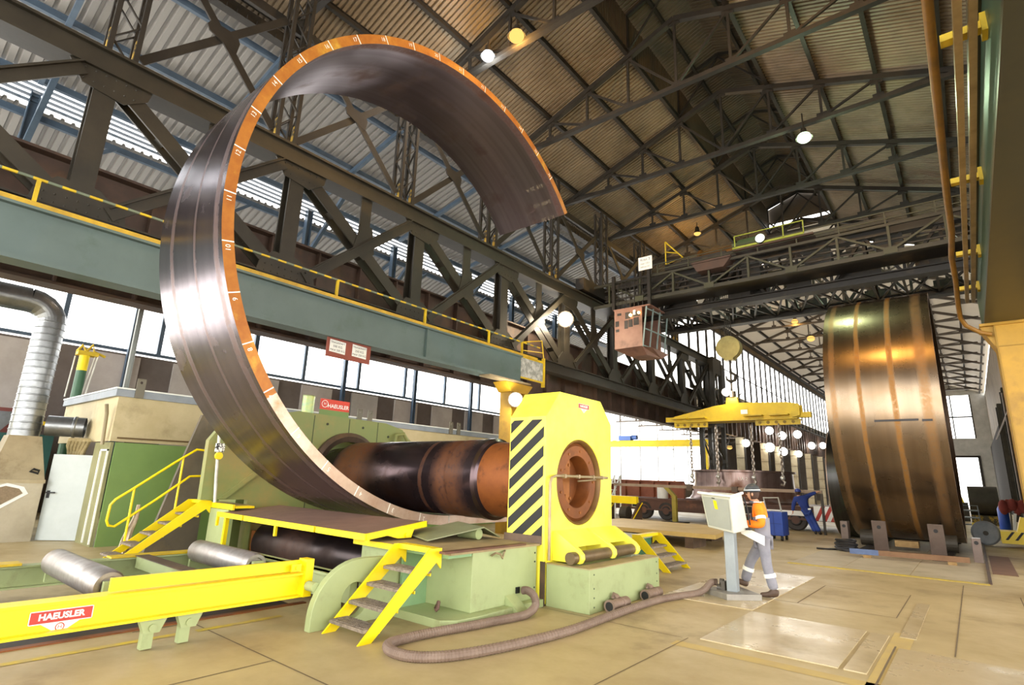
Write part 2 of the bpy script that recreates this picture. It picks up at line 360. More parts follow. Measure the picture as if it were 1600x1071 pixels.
# end wall with a lit gate and a lit upper window
ey = YB - 1
b = MB(); b.box(-14, -3.2, ey, ey + .3, 0, 17); b.box(1.2, 3, ey, ey + .3, 0, 17); b.box(-3.2, 1.2, ey, ey + .3, 7.0, 9.4); b.box(-3.2, 1.2, ey, ey + .3, 15.5, 19)
struct(b.build('wall_end', mat('end_wall_sheet', '#b9b7b0', '#a3a19a', 1, .6)))
w = MB()
for x in (-3.2, -1.0, 1.2): w.box(x - .08, x + .08, ey - .05, ey + .1, 9.4, 15.5)
w.box(-3.2, 1.2, ey - .05, ey + .1, 12.3, 12.5); o = struct(w.build('window_3', darker)); MB().add([(-3.2, ey, 9.4), (1.2, ey, 9.4), (1.2, ey, 15.5), (-3.2, ey, 15.5)], [(0, 1, 2, 3)]).build('pane', glz, o)
w = MB()
for x in (-3.2, 1.2): w.box(x - .15, x + .15, ey - .1, ey, 0, 7)
w.box(-3.2, 1.2, ey - .1, ey, 6.7, 7); struct(w.build('door_1', darker))

# ---------------------------------------------------------------- roof trusses and purlins
UN = [-13.98, -12.13, -10.28, -8.43]; UN2 = [-4.57, -2.72, -.87, .98]
ZB = 15.77
def make_truss(y, label, lantern, darker=darker):
    t = thing('roof_truss', label, 'roof truss', (RX, y, ZB), 'roof trusses')
    b = MB(); L_ = [X0, RX - 1.93]; R_ = [RX + 1.93, X1]
    b.bar((X0, y, zr(X0) - .1), (RX, y, zr(RX) - .1), .2, .2); b.bar((RX, y, zr(RX) - .1), (X1, y, zr(X1) - .1), .2, .2); b.build('top_chord', darker, t)
    b = MB().bar((-15.1, y, ZB), (2.1, y, ZB), .2, .16); b.build('bottom_chord', darker, t)
    def post(x): MB().bar((x, y, ZB), (x, y, zr(x) - .1), .09, .09).box(x - .2, x + .2, y - .03, y + .03, zr(x) - .35, zr(x) - .05).box(x - .18, x + .18, y - .03, y + .03, ZB - .05, ZB + .25).build('post', darker, t)
    def diag(x0, z0, x1, z1): MB().bar((x0, y, z0), (x1, y, z1), .08, .08, (0, 1, 0)).build('diagonal', darker, t)
    for x in UN + UN2 + [RX]:
        post(x)
    for a, b_ in zip(UN, UN[1:] + [RX]): diag(a, zr(a) - .15, b_, ZB + .05)
    for a, b_ in zip(UN2[::-1], UN2[::-1][1:] + [RX]): diag(a, zr(a) - .15, b_, ZB + .05)
    if lantern:
        q = MB()
        for s in (-1, 1): q.bar((RX + s * 1.93, y, 18.1), (RX + s * 1.93, y, 20.0), .12, .12); q.bar((RX + s * 2.0, y, 20.0), (RX, y, 20.72), .12, .14); q.bar((RX + s * 1.93, y, 18.3), (RX, y, 20.6), .07, .07, (0, 1, 0))
        q.build('lantern_frame', darker, t)
    return t
TY = [1.72 + 5 * i for i in range(20)]
t0 = make_truss(TY[0], 'dark steel roof truss with lantern frame, first of the row under the dark lantern', True)
for i, y in enumerate(TY[1:8]): dup(t0, (0, 5 * (i + 1), 0), 'dark steel roof truss with lantern frame, %s of the row under the dark lantern' % NTH[i + 1])
t1 = make_truss(TY[8], 'plain dark steel roof truss beyond the lantern, first past the overhead crane', False, mat('hazy_brown_roof_steel', '#5c5146', '#4f453b', 2, .6))  # lighter brown puts the far haze into the truss colour
for i, y in enumerate(TY[9:]): dup(t1, (0, 5 * (i + 1), 0), 'plain dark steel roof truss beyond the lantern, %s past the overhead crane' % NTH[i + 1])
PX = [X0 + .25] + UN + UN2 + [X1 - .2]
PN = ['at the eave over the lattice girder', 'next in from the eave over the lattice girder', 'halfway up the slope over the lattice girder', 'below the lantern slope over the lattice girder', 'along the lantern edge on the lattice girder side',
      'along the lantern edge on the conductor rail side', 'next below the lantern on the conductor rail side', 'halfway down the slope on the conductor rail side', 'low on the slope over the conductor rails', 'at the eave above the conductor rails']
for x, nm in zip(PX, PN):
    z = zr(x) + .1
    b = MB().ibeam((x, YA, z), (x, YB, z), .14, .22, .02, .03); tag(b.build('roof_purlin', darker, None, loc=(x, YA, z)), 'long dark steel purlin ' + nm, 'purlin', 'roof purlins')
b = MB()
for s in (-1, 1): b.ibeam((RX + s * 1.0, YA, 20.3), (RX + s * 1.0, YL, 20.3), .12, .18, .02, .03)
struct(b.build('trim_3', darker)).name = 'trim_lantern_purlins'
b = MB()
for s in (-1, 1):
    for i in range(196): b.box(RX + s * 1.93 - .03, RX + s * 1.93 + .03, YA + i * .27, YA + i * .27 + .14, 18.33, 18.46)
struct(b.build('trim_4', darker)).name = 'trim_lantern_slots'
# eave girder with slots above the lattice girder
b = MB().bar((X0, YA, 15.35), (X0, YB, 15.35), .3, .35)
for i in range(220): b.box(X0 + .3, X0 + .36, YA + i * .3, YA + i * .3 + .2, 15.0, 15.16)
struct(b.build('trim_5', darker)).name = 'trim_eave'
# ---------------------------------------------------------------- materials of the plates and rolls
def banded(name, base, band, bands, rough=.33, metal=.75, wob=.03, axis=0, streak=1.0, dirt='#5a3418', rdirt=.6, band_rough=.6, patch=(.52, .7), pamt=.8):
    """mill-scale steel with rust bands running round the ring at given positions along its axis"""
    m = bpy.data.materials.new(name); m.use_nodes = True; n = m.node_tree.nodes; L = m.node_tree.links; b = n['Principled BSDF']
    b.inputs['Metallic'].default_value = metal; b.inputs['Roughness'].default_value = rough
    tc = n.new('ShaderNodeTexCoord'); sp = n.new('ShaderNodeSeparateXYZ'); L.new(tc.outputs['Object'], sp.inputs[0])
    nz = n.new('ShaderNodeTexNoise'); nz.inputs['Scale'].default_value = 1.2; nz.inputs['Detail'].default_value = 8; L.new(tc.outputs['Object'], nz.inputs['Vector'])
    mp = n.new('ShaderNodeMapping'); mp.inputs['Scale'].default_value = (7 * streak, .06, .06); L.new(tc.outputs['Object'], mp.inputs[0])
    st = n.new('ShaderNodeTexNoise'); st.inputs['Scale'].default_value = 1; st.inputs['Detail'].default_value = 3; L.new(mp.outputs[0], st.inputs['Vector'])
    def math(op, a, c=None, clamp=False):
        x = n.new('ShaderNodeMath'); x.operation = op; x.use_clamp = clamp
        for i, q in enumerate((a, c)):
            if q is None: continue
            if isinstance(q, (int, float)): x.inputs[i].default_value = q
            else: L.new(q, x.inputs[i])
        return x.outputs[0]
    def rng(s, a, c, lo=0, hi=1):
        x = n.new('ShaderNodeMapRange'); x.inputs[1].default_value = a; x.inputs[2].default_value = c; x.inputs[3].default_value = lo; x.inputs[4].default_value = hi; L.new(s, x.inputs[0]); return x.outputs[0]
    u = math('ADD', sp.outputs[axis], math('MULTIPLY', math('SUBTRACT', nz.outputs[0], .5), wob * 3))
    mask = None
    for c, wd, amt in bands:
        q = math('MULTIPLY', rng(math('ABSOLUTE', math('SUBTRACT', u, c)), wd * .55, wd * 1.25, 1, 0), amt)
        mask = q if mask is None else math('MAXIMUM', mask, q)
    ed = n.new('ShaderNodeTexNoise'); ed.inputs['Scale'].default_value = 14; ed.inputs['Detail'].default_value = 6; L.new(tc.outputs['Object'], ed.inputs['Vector'])
    if mask is not None: mask = math('MULTIPLY', mask, rng(ed.outputs[0], .2, .5), True)
    pt = rng(nz.outputs[0], patch[0], patch[1])
    def mix(f, a, c):
        x = n.new('ShaderNodeMix'); x.data_type = 'RGBA'
        for i, q in ((6, a), (7, c)):
            if isinstance(q, str): x.inputs[i].default_value = lin(q)
            else: L.new(q, x.inputs[i])
        L.new(f, x.inputs[0]); return x.outputs[2]
    c = mix(rng(st.outputs[0], .35, .65), base[0], base[1]); c = mix(math('MULTIPLY', pt, pamt), c, dirt); rg = rng(pt, 0, 1, rough, rdirt)
    if mask is not None:
        c = mix(mask, c, band); rg = math('ADD', rg, math('MULTIPLY', mask, band_rough - rough), True)
        L.new(math('SUBTRACT', metal, math('MULTIPLY', mask, metal * .7)), b.inputs['Metallic'])
    L.new(c, b.inputs['Base Color']); L.new(rg, b.inputs['Roughness']); return m
scale_out = banded('mill_scale_plate', ('#6f666c', '#7e757b'), '#7a5640', [(.55, .07, .4), (1.45, .04, .35), (2.2, .08, .4)], .24, .95, dirt='#6a4a35', patch=(.6, .85))
scale_in = banded('mill_scale_inside', ('#7f7076', '#8c7f84'), '#6a3c1e', [(2.3, .12, .6)], .28, .9, dirt='#5c3c22', patch=(.55, .8))
edge_r = mat('flame_cut_edge', '#b5762c', '#9a5a20', 2.5, .5, .25, dirt='#c9a13c', dscale=1.4, dlo=.55, dhi=.7)
edge_w = mat('pale_lit_edge', '#cdb7a6', '#b89a86', 3.0, .4, .4, dirt='#a8764a', dscale=1.2, dlo=.6, dhi=.75)  # pale tone, glare put into the edge colour
chalk = mat('chalk', '#fbf8ee', None, rough=.9)

# ---------------------------------------------------------------- the open rolled plate in the machine
RC, RI, RO, RXa, RXb = (7.94, 5.925), 4.9, 5.075, -7.95, -10.35
t = thing('rolled_steel_plate', 'huge open curl of thick dark steel plate rising from the bending rolls', 'steel plate', (RXb, RC[0], RC[1] - RO))
def ring_pts(r, a0, a1, n): return arc(RC, r, a0, a1, n)
N = 120; A0, A1 = 39.4, 270
pi_ = ring_pts(RI, A0, A1, N) + [(RC[0] + .55, RC[1] - RI), (RC[0] + 1.1, RC[1] - RI), (RC[0] + 1.7, RC[1] - RI)]
po_ = ring_pts(RO, A0, A1, N) + [(RC[0] + .55, RC[1] - RO), (RC[0] + 1.1, RC[1] - RO), (RC[0] + 1.7, RC[1] - RO)]
b = MB(); k = len(pi_)
for x in (RXa, RXb): b.v += [(x, y, z) for y, z in pi_] + [(x, y, z) for y, z in po_]
def quad(a, c, d, e, mi): b.f.append((a, c, d, e)); b.mi.append(mi)
for i in range(k - 1):
    zmid = pi_[i][1]; yy = pi_[i][0]
    low = 3 if (i > 92) else 2  # lower run gets the pale edge, window glare painted on
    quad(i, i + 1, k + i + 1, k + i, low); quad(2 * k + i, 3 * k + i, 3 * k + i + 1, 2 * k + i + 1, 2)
    quad(i, 2 * k + i, 2 * k + i + 1, i + 1, 1); quad(k + i, k + i + 1, 3 * k + i + 1, 3 * k + i, 0)
quad(0, k, 3 * k, 2 * k, 2); quad(k - 1, 2 * k - 1, 4 * k - 1, 3 * k - 1, 2)
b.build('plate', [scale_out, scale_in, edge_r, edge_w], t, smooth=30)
bm = (RI + RO) / 2
for i in range(26):
    a = rad(199.6 - 8.7 * (17 - i)); y, z = RC[0] + bm * cos(a), RC[1] + bm * sin(a); rd = V((0, cos(a), sin(a))); tg = V((0, -sin(a), cos(a)))
    b = MB(); o = V((RXa, y, z)); h = (RO - RI) / 2
    b.flat([(-h, -.009), (h, -.009), (h, .009), (-h, .009)], o, rd, tg, .003)
    if i < 25: b.text(str(26 - i), o + tg * .1, -tg, rd, .105, .004)
    b.build('chalk_mark', chalk, t)
b = MB()
for yy, zz, s, txt in ((10.6, 9.2, .16, '418 20 A'), (10.9, 8.9, .16, '2400 110'), (11.2, 8.65, .16, 'K 7 36')):
    a = atan2(zz - RC[1], yy - RC[0]); r = RI - .004; o = V((-8.5, RC[0] + r * cos(a), RC[1] + r * sin(a)))
    b.text(txt, o, (-1, 0, 0), (0, sin(a), -cos(a)), s, .004)
b.build('chalk_lettering', mat('faded_chalk', '#8a7c6c', None, rough=.9), t)

# ---------------------------------------------------------------- rolls
roll_m = banded('top_roll_steel', ('#55474a', '#4a3d3e'), '#7a4a26', [(3.75, .4, .7), (.7, .6, .8), (3.05, .05, .6)], .23, .85, dirt='#4b2f1e', streak=.35, patch=(.5, .7))
t = thing('bending_roll', 'thick shiny brown top roll running into the striped yellow end frame', 'roll', (-11.2, 7.92, 1.03))
b = MB().lathe([(0, -12.15), (.5, -12.15), (.58, -11.9), (.62, -11.3), (.7, -11.1), (.71, -11.0), (.71, -7.55), (.7, -7.53), (.7, -7.45), (.72, -7.43), (.72, -6.95), (.735, -6.93), (.735, -6.8), (.68, -6.76), (.66, -6.7)], (0, 7.92, 1.75), (1, 0, 0), 64)
b.build('roll_body', roll_m, t, smooth=30)
b = MB().lathe([(.66, -6.7), (.66, -5.6), (0, -5.6)], (0, 7.92, 1.75), (1, 0, 0), 64); b.build('journal', mat('journal_rust', '#9a5a28', '#7c4420', 1.5, .55, .4, dirt='#3d2616', dscale=3), t, smooth=30, label='rusty orange roll journal')
dkroll = banded('bottom_roll_steel', ('#2e2628', '#3a3030'), '#4a2f22', [(1.5, .5, .6)], .3, .8, dirt='#2c1c16', streak=.6)
t = thing('bending_roll', 'dark bottom roll lying under the yellow edged platform', 'roll', (-10.9, 5.9, 0))
MB().lathe([(0, -10.9), (.39, -10.9), (.42, -10.85), (.42, -6.25), (.39, -6.2), (0, -6.2)], (0, 5.9, .385), (1, 0, 0), 56).build('roll_body', dkroll, t, smooth=30)
for x in (-11.05, -6.1): MB().box(x - .07, x + .07, 5.6, 6.2, 0, .6).build('bearing_block', rust, t)

# ---------------------------------------------------------------- yellow end frame
FP = [(6.94, .02), (8.96, .02), (8.96, 2.78), (8.59, 3.16), (7.3, 3.16), (6.94, 2.73)]
t = thing('end_frame', 'tall pale yellow end frame of the bending machine with black stripes and round bore', 'machine frame', (-5.36, 7.95, 0))
MB().holed(FP, (7.92, 1.75), .68, 'x', -5.72, -5.0, 72).build('frame_body', yelp, t, smooth=30, bevel=.012)
b = MB()
z0 = .93
for i in range(9):
    za = .42 + i * .292; pts = []
    x0, x1, wv, sl = .02, .68, .165, .8
    P4 = [(x0, za), (x1, za + sl * (x1 - x0)), (x1, za + wv + sl * (x1 - x0)), (x0, za + wv)]
    lo, hi = .93, 2.68
    def clip(P, zc, keep):
        out = []
        for (a, c), (d, e) in zip(P, P[1:] + P[:1]):
            ka, kd = (c >= zc) == keep, (e >= zc) == keep
            if ka: out.append((a, c))
            if ka != kd: s = (zc - c) / (e - c); out.append((a + (d - a) * s, zc))
        return out
    P4 = clip(P4, lo, True); P4 = clip(P4, hi, False) if len(P4) > 2 else P4
    if len(P4) > 2: b.flat(P4, (-5.72, 6.94, 0), (1, 0, 0), (0, 0, 1), .003)
b.build('hazard_stripe', black, t)
b = MB().lathe([(.68, -5.02), (.66, -5.0), (.64, -5.02), (.63, -5.1), (.60, -5.12)], (0, 7.92, 1.75), (1, 0, 0), 64); b.build('bore_rim', mat('worn_bore', '#8a6a3a', '#6d5030', 3, .5, .3), t, smooth=40)
b = MB().lathe([(.66, -5.12), (.60, -5.08), (.58, -5.06), (.42, -5.06), (.40, -5.1), (.40, -5.32), (.0, -5.32)], (0, 7.92, 1.75), (1, 0, 0), 64); b.build('bearing_ring', rust, t, smooth=30, label='rusty bearing ring with bolted cap')
b = MB().prism([(7.92 + .36 * cos(rad(a)), 1.75 + .36 * sin(rad(a))) for a in range(92, 272, 8)], 'x', -5.31, -5.2); b.build('bolted_cap', mat('cap_rust', '#a0662f', '#824d22', 3, .6, .3), t); b = MB()
for a in range(100, 270, 28): MB().cyl((-5.2, 7.92 + .27 * cos(rad(a)), 1.75 + .27 * sin(rad(a))), (-5.18, 7.92 + .27 * cos(rad(a)), 1.75 + .27 * sin(rad(a))), .028, 6).build('bolt', mat('cap_rust', '#a0662f'), t)
for a in range(0, 360, 40): MB().cyl((-5.06, 7.92 + .5 * cos(rad(a)), 1.75 + .5 * sin(rad(a))), (-5.045, 7.92 + .5 * cos(rad(a)), 1.75 + .5 * sin(rad(a))), .022, 6).build('bolt', mat('cap_rust', '#a0662f'), t)
pipem = mat('bare_pipe', '#a8987a', '#8f7c5e', 4, .45, .5)
b = MB().tube([(-4.95, 7.0, .62), (-4.95, 7.0, 1.3), (-4.95, 7.0, 1.72), (-4.94, 7.03, 1.8), (-4.93, 7.12, 1.83), (-4.93, 7.35, 1.83), (-4.93, 8.68, 1.83)], .022, 10)
for y in (7.35, 7.75, 8.2, 8.5): b.box(-4.96, -4.9, y - .02, y + .02, 1.8, 1.86)
b.cyl((-4.93, 7.75, 1.76), (-4.93, 8.3, 1.79), .014, 8); b.build('grease_pipe', pipem, t, smooth=40)
b = MB()
for y in (7.2, 8.15, 8.95):
    b.prism([(-5.0, .6), (-5.0, 1.02), (-4.95, 1.02), (-4.55, .79), (-4.49, .73), (-4.48, .66), (-4.52, .6)], 'y', y - .05, y + .05)
b.add([(-5.0, 7.25, 1.02), (-5.0, 8.9, 1.02), (-4.72, 8.9, .8), (-4.72, 7.25, .8)], [(0, 1, 2, 3)]); b.build('hinge_bracket', yelp, t, bevel=.008)
MB().cyl((-4.6, 7.02, .68), (-4.6, 9.06, .68), .085, 24).build('hinge_shaft', mat('shaft_steel', '#7d6a4e', '#67553d', 3, .4, .5), t, smooth=40)
def badge(par, o, xd, yd, s, name='maker_badge'):
    """red name plate with a white triangle under it"""
    r = MB().flat([(-.5 * s, -.12 * s), (.5 * s, -.12 * s), (.5 * s, .12 * s), (-.5 * s, .12 * s)], o, xd, yd, .003); p = r.build(name, redp, par)
    w = MB(); q = V(o) + V(yd) * 0
    for a, c in (((-.5, -.12), (.5, -.105)), ((-.5, .105), (.5, .12))): w.flat([(a[0] * s, a[1] * s), (c[0] * s, a[1] * s), (c[0] * s, c[1] * s), (a[0] * s, c[1] * s)], o, xd, yd, .004)
    for a, c in (((-.5, -.12), (-.485, .12)), ((.485, -.12), (.5, .12))): w.flat([(a[0] * s, a[1] * s), (c[0] * s, a[1] * s), (c[0] * s, c[1] * s), (a[0] * s, c[1] * s)], o, xd, yd, .004)
    w.flat([(-.3 * s, -.125 * s), (.3 * s, -.125 * s), (0, -.33 * s)][::-1], o, xd, yd, .003)
    w.text('HAEUSLER', V(o), xd, yd, .155 * s, .005, bold=.006 * s); w.build('lettering', white, p)
    w = MB(); c = V(o) - V(yd).normalized() * .2 * s
    n = 20; R1, R2 = .075 * s, .058 * s
    for i in range(n):
        a, d = 2 * pi * i / n, 2 * pi * (i + 1) / n; w.flat([(R1 * cos(a), R1 * sin(a)), (R1 * cos(d), R1 * sin(d)), (R2 * cos(d), R2 * sin(d)), (R2 * cos(a), R2 * sin(a))], c, xd, yd, .005)
    w.text('H', c, xd, yd, .1 * s, .005); w.build('emblem', redp, p); return p
MB().box(-5.76, -5.04, 6.925, 6.94, .83, .95).build('dirt_flap', mat('brown_rubber', '#6e5a48', '#5c4a3b', 3, .7), t); MB().box(-5.06, -4.985, 6.93, 6.96, 0, .6).build('gap_strip', brownst, t)
badge(t, (-4.997, 8.02, 3.0), (0, 1, 0), (0, 0, 1), .34)

# green pedestal in front of the frame
t = thing('pedestal_box', 'pale green steel box in front of the yellow end frame', 'machine box', (-4.62, 8.1, 0))
MB().box(-4.98, -4.25, 6.98, 9.2, 0, .57).build('box_body', grn, t, bevel=.008)
b = MB().box(-4.98, -4.24, 6.97, 7.12, .57, .585).box(-4.5, -4.24, 7.12, 9.2, .57, .585); b.build('top_cover', mat('dusty_cover', '#a3946a', '#8d7d58', 3, .7), t)
b = MB()
for y in (7.1, 9.1):
    for z in (.08, .2, .32, .5): b.cyl((-4.25, y, z), (-4.243, y, z), .012, 6)
b.build('screw', mat('screw_dark', '#4d5a40', None, rough=.5), t)
pip = mat('dusty_rubber_pipe', '#8a7466', '#75604f', 4, .6)
for y, lab in ((7.55, 'stub of brown pipe lying by the pedestal box corner'), (8.65, 'stub of brown pipe lying at the far end of the pedestal box')):
    t = thing('pipe_stub', lab, 'pipe', (-4.14, y, 0), 'pipe stubs at the pedestal box')
    b = MB().cyl((-4.12, y - .24, .085), (-4.12, y + .24, .085), .075, 20).cyl((-4.12, y - .26, .085), (-4.12, y - .2, .085), .085, 20); b.cyl((-4.12, y + .05, .085), (-4.12, y + .09, .085), .085, 20); b.build('pipe_body', pip, t, smooth=40)
    MB().cyl((-4.12, y - .262, .085), (-4.12, y - .25, .085), .06, 20).build('pipe_plug', black, t)
    MB().tube([(-4.205, y, .14), (-4.19, y + .02, .2), (-4.15, y, .185), (-4.12, y, .16)], .035, 8).build('hose_wrap', pip, t, smooth=40)

# ---------------------------------------------------------------- drive cabinet with deck and cheek plate
deckm = mat('trodden_deck', '#a39069', '#907e5a', 4, .7, .1)
t = thing('drive_cabinet', 'pale green machine cabinet with a trodden deck and open niche beside the steps', 'machine cabinet', (-5.6, 6.2, 0))
b = MB().box(-5.95, -5.1, 5.52, 6.9, .1, .82); b.build('cabinet_body', grn, t, bevel=.008)
b = MB().box(-7.0, -5.06, 5.08, 6.92, .82, .845); b.build('deck', deckm, t)
b = MB().box(-7.02, -5.95, 5.05, 5.08, .78, .85); b.build('deck_edge', yel, t, label='yellow deck edge')
b = MB().prism([(-5.1, 5.0), (-4.96, 5.15), (-4.93, 5.5), (-4.98, 6.92), (-5.95, 6.92), (-5.95, 5.0)], 'z', 0, .1); b.build('plinth', grn, t, bevel=.006)
MB().box(-7.0, -6.12, 5.2, 5.26, .02, .8).build('apron_plate', grn, t)
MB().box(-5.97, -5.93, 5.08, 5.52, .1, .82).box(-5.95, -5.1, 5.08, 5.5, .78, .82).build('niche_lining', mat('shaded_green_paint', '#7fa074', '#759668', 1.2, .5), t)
b = MB().tube([(-5.08, 5.86, .76), (-5.02, 5.88, .8), (-5.0, 5.95, .78), (-5.02, 6.02, .72), (-5.03, 6.06, .79), (-5.08, 6.14, .8)], .014, 8); b.build('latch', pipem, t, smooth=40)
MB().box(-5.1, -5.085, 6.42, 6.5, .22, .3).build('cable_gland', black, t)
MB().prism([(-5.1, .02), (-4.82, .02), (-5.1, .22)], 'y', 6.2, 6.42).build('gland_gusset', grn, t)
b = MB()
for z in (.25, .6, .72): b.cyl((-5.1, 6.85, z), (-5.092, 6.85, z), .012, 8)
b.build('screw', black, t)
b = MB().box(-5.13, -5.03, 4.95, 6.55, .85, .875); tag(b.build('loose_bar', mat('old_brown_bar', '#6d4a38', '#5a3d2e', 4, .6, .3), None, loc=(-5.08, 5.7, .85)), 'brown flat bar lying along the cabinet deck', 'steel bar')
b = MB().tube([(-5.5, 5.3, .126), (-5.46, 5.31, .2), (-5.42, 5.27, .22), (-5.4, 5.24, .15), (-5.42, 5.22, .126)], .025, 8); tag(b.build('shackle', mat('brown_shackle', '#5a4034', None, rough=.5, metal=.4), None, loc=(-5.45, 5.27, .1), smooth=40), 'small rusty shackle standing in the cabinet niche', 'shackle')
CH = [(3.86, 0), (5.2, 0), (5.2, .71)] + [(4.45 + .62 * cos(rad(a)) * 1.0, .10 + .63 * sin(rad(a))) for a in range(92, 184, 8)]
CH = [(3.84, 0), (5.15, 0), (5.15, .72), (4.55, .74)] + [(4.5 - .66 * sin(rad(a)), .12 + .62 * cos(rad(a))) for a in range(0, 91, 9)]
t = thing('cheek_plate', 'pale green curved cheek plate with round hole beside the yellow steps', 'machine plate', (-6.05, 4.5, 0))
MB().holed(CH, (4.42, .27), .19, 'x', -6.1, -6.0, 48, .2).build('plate_body', grn, t, smooth=30, bevel=.006)
MB().cyl((-6.26, 3.93, .45), (-6.1, 3.93, .45), .055, 20).build('hinge_pin', grn, t, smooth=40)

# ---------------------------------------------------------------- steps
grat = mat('step_grating', '#9c8f80', '#6f6458', 20, .6, .4)
def steps(label, x0, x1, y0, z0, n, rise, run, w=.15, extra=.0):
    t = thing('machine_steps', label, 'steps', ((x0 + x1) / 2, y0, 0), 'yellow steps of the bending machine')
    yt, zt = y0 + run * n + extra, z0 + rise * n
    for x in (x0, x1):
        dy, dz = run * n, rise * n; l = sqrt(dy * dy + dz * dz); nx, nz = w * l / dy, 0
        b = MB().prism([(y0 - .1, 0), (y0 + .07, 0), (yt + .02, zt - .08), (yt + .1, zt - .16), (yt + .1, zt + .08), (yt - .1, zt + .08)], 'x', x - .012, x + .012); b.build('stringer', yel, t)
    for i in range(n):
        y, z = y0 + run * i, z0 + rise * i
        tr = MB().box(x0 + .015, x1 - .015, y - .03, y + .2, z - .035, z).build('tread', grat, t, label='grey grating tread')
        b = MB()
        for k in range(9): b.box(x0 + .03, x1 - .03, y - .005 + k * .023, y + .004 + k * .023, z, z + .008)
        for k in range(14): b.box(x0 + .04 + k * (x1 - x0 - .08) / 13 - .004, x0 + .04 + k * (x1 - x0 - .08) / 13 + .004, y - .01, y + .2, z, z + .008)
        b.build('grating', grat, tr)
        MB().box(x0 + .015, x1 - .015, y + .185, y + .2, z - .07, z - .02).build('tread_rail', yel, tr)
    MB().box(x0, x1, yt - .04, yt + .1, zt + .02, zt + .08).build('top_plate', yel, t)
    return t
steps('short yellow steps with four grating treads up to the cabinet deck', -5.88, -5.22, 4.03, .14, 4, .17, .235)

# ---------------------------------------------------------------- sloping platform over the bottom roll
t = thing('feed_platform', 'brown chequered platform with yellow edge sloping up to the curled plate', 'platform', (-8.8, 5.5, .95))
b = MB().add([(-11.1, 4.92, .95), (-6.5, 4.86, .95), (-6.62, 6.1, 1.07), (-11.1, 6.1, 1.07), (-11.1, 4.92, .915), (-6.5, 4.86, .915), (-6.62, 6.1, 1.035), (-11.1, 6.1, 1.035)], [(0, 1, 2, 3), (7, 6, 5, 4), (0, 4, 5, 1), (1, 5, 6, 2), (2, 6, 7, 3), (3, 7, 4, 0)])
b.build('tread_plate', mat('brown_tread_plate', '#86695a', '#775c4e', 3, .6, .1, bump=.2, bscale=40), t)
b = MB()
for x0, x1 in ((-11.15, -10.1), (-10.05, -7.75), (-7.7, -6.48)):
    ya, yb = 4.92 + (x0 + 11.1) * -.013, 4.92 + (x1 + 11.1) * -.013
    b.bar((x0, ya - .015, .925), (x1, yb - .015, .925), .03, .085)
b.bar((-6.48, 4.86, .925), (-6.6, 6.05, 1.045), .03, .085); b.build('edge_rail', yel, t, label='yellow edge rail')
for x in (-11.1, -8.95, -6.5): MB().box(x - .025, x + .025, 4.88, 4.92, .845 if x > -7 else .72, .9).build('stop_leg', yel, t)
b = MB().prism([(5.15, .95), (5.75, 1.0), (5.7, .87), (5.45, .87)], 'x', -6.56, -6.52).cyl((-6.52, 5.6, .91), (-6.49, 5.6, .91), .035, 12); b.build('hinge_lug', yel, t)
MB().box(-10.95, -10.88, 4.95, 5.02, .3, .9).build('support_post', yel, t)
t = thing('roll_cover', 'bent green cover plate leaning beside the shiny top roll', 'cover plate', (-6.4, 6.4, .85))
b = MB().add([(-7.0, 6.0, .85), (-6.1, 5.7, .85), (-5.85, 6.65, 1.02), (-6.75, 6.95, 1.02), (-5.75, 6.88, .86)], [(0, 1, 2, 3)])
b = MB(); A = [V((-6.95, 5.95, .89)), V((-6.0, 5.55, .89)), V((-5.8, 6.5, 1.04)), V((-6.75, 6.9, 1.04)), V((-5.78, 6.86, .885)), V((-6.6, 7.1, .9))]
dn = V((0, 0, -.015)); b.add(A + [a + dn for a in A], [(0, 1, 2, 3), (3, 2, 4, 5), (6, 9, 8, 7), (9, 11, 10, 8), (0, 6, 7, 1), (1, 7, 8, 2), (2, 8, 10, 4), (4, 10, 11, 5), (5, 11, 9, 3), (3, 9, 6, 0)])
b.build('cover_sheet', mat('dusty_green', '#8a8f6a', '#7c8060', 2, .6), t)
MB().lathe([(0, -6.3), (.08, -6.3), (.08, -5.9), (0, -5.9)], (0, 6.5, .93), (1, 0, 0), 24).build('cover_drum', grn, t, smooth=40)

# ---------------------------------------------------------------- roller conveyor
t = thing('roller_conveyor', 'yellow and green roller conveyor frame with a red and white maker plate', 'conveyor', (-8.1, 2.5, 0))
b = MB().ibeam((-6.45, -2.5, .45), (-6.45, 3.92, .45), .22, .27, .022, .03); b.build('front_beam', yel, t, label='long yellow I-beam')
b = MB().box(-6.47, -6.43, 1.95, 3.98, .6, .72).box(-6.47, -6.3, 3.9, 4.0, .32, .74); b.build('upper_rail', yel, t)
b = MB().box(-6.36, -6.34, 3.74, 3.86, .61, .69).cyl((-6.34, 3.8, .65), (-6.32, 3.8, .65), .02, 10); b.build('end_lug', yel, t)
b = MB().ibeam((-9.85, -2.5, .3), (-9.85, 4.45, .3), .2, .28, .022, .03); b.build('rear_beam', grn, t)
b = MB().box(-9.97, -9.7, -2.5, 1.9, .45, .48).box(-9.97, -9.75, 2.9, 4.4, .445, .47); b.build('rear_rail', ylwd, t)
b = MB().box(-9.75, -6.55, 3.22, 3.36, .3, .46); b.build('cross_beam', grn, t); MB().box(-9.75, -6.55, 3.2, 3.38, .46, .472).build('cross_beam_cap', brownst, t)
b = MB().box(-9.9, -6.12, 4.42, 4.52, .2, .5).box(-9.9, -6.12, 4.38, 4.6, .47, .5); b.build('end_gutter', grn, t)
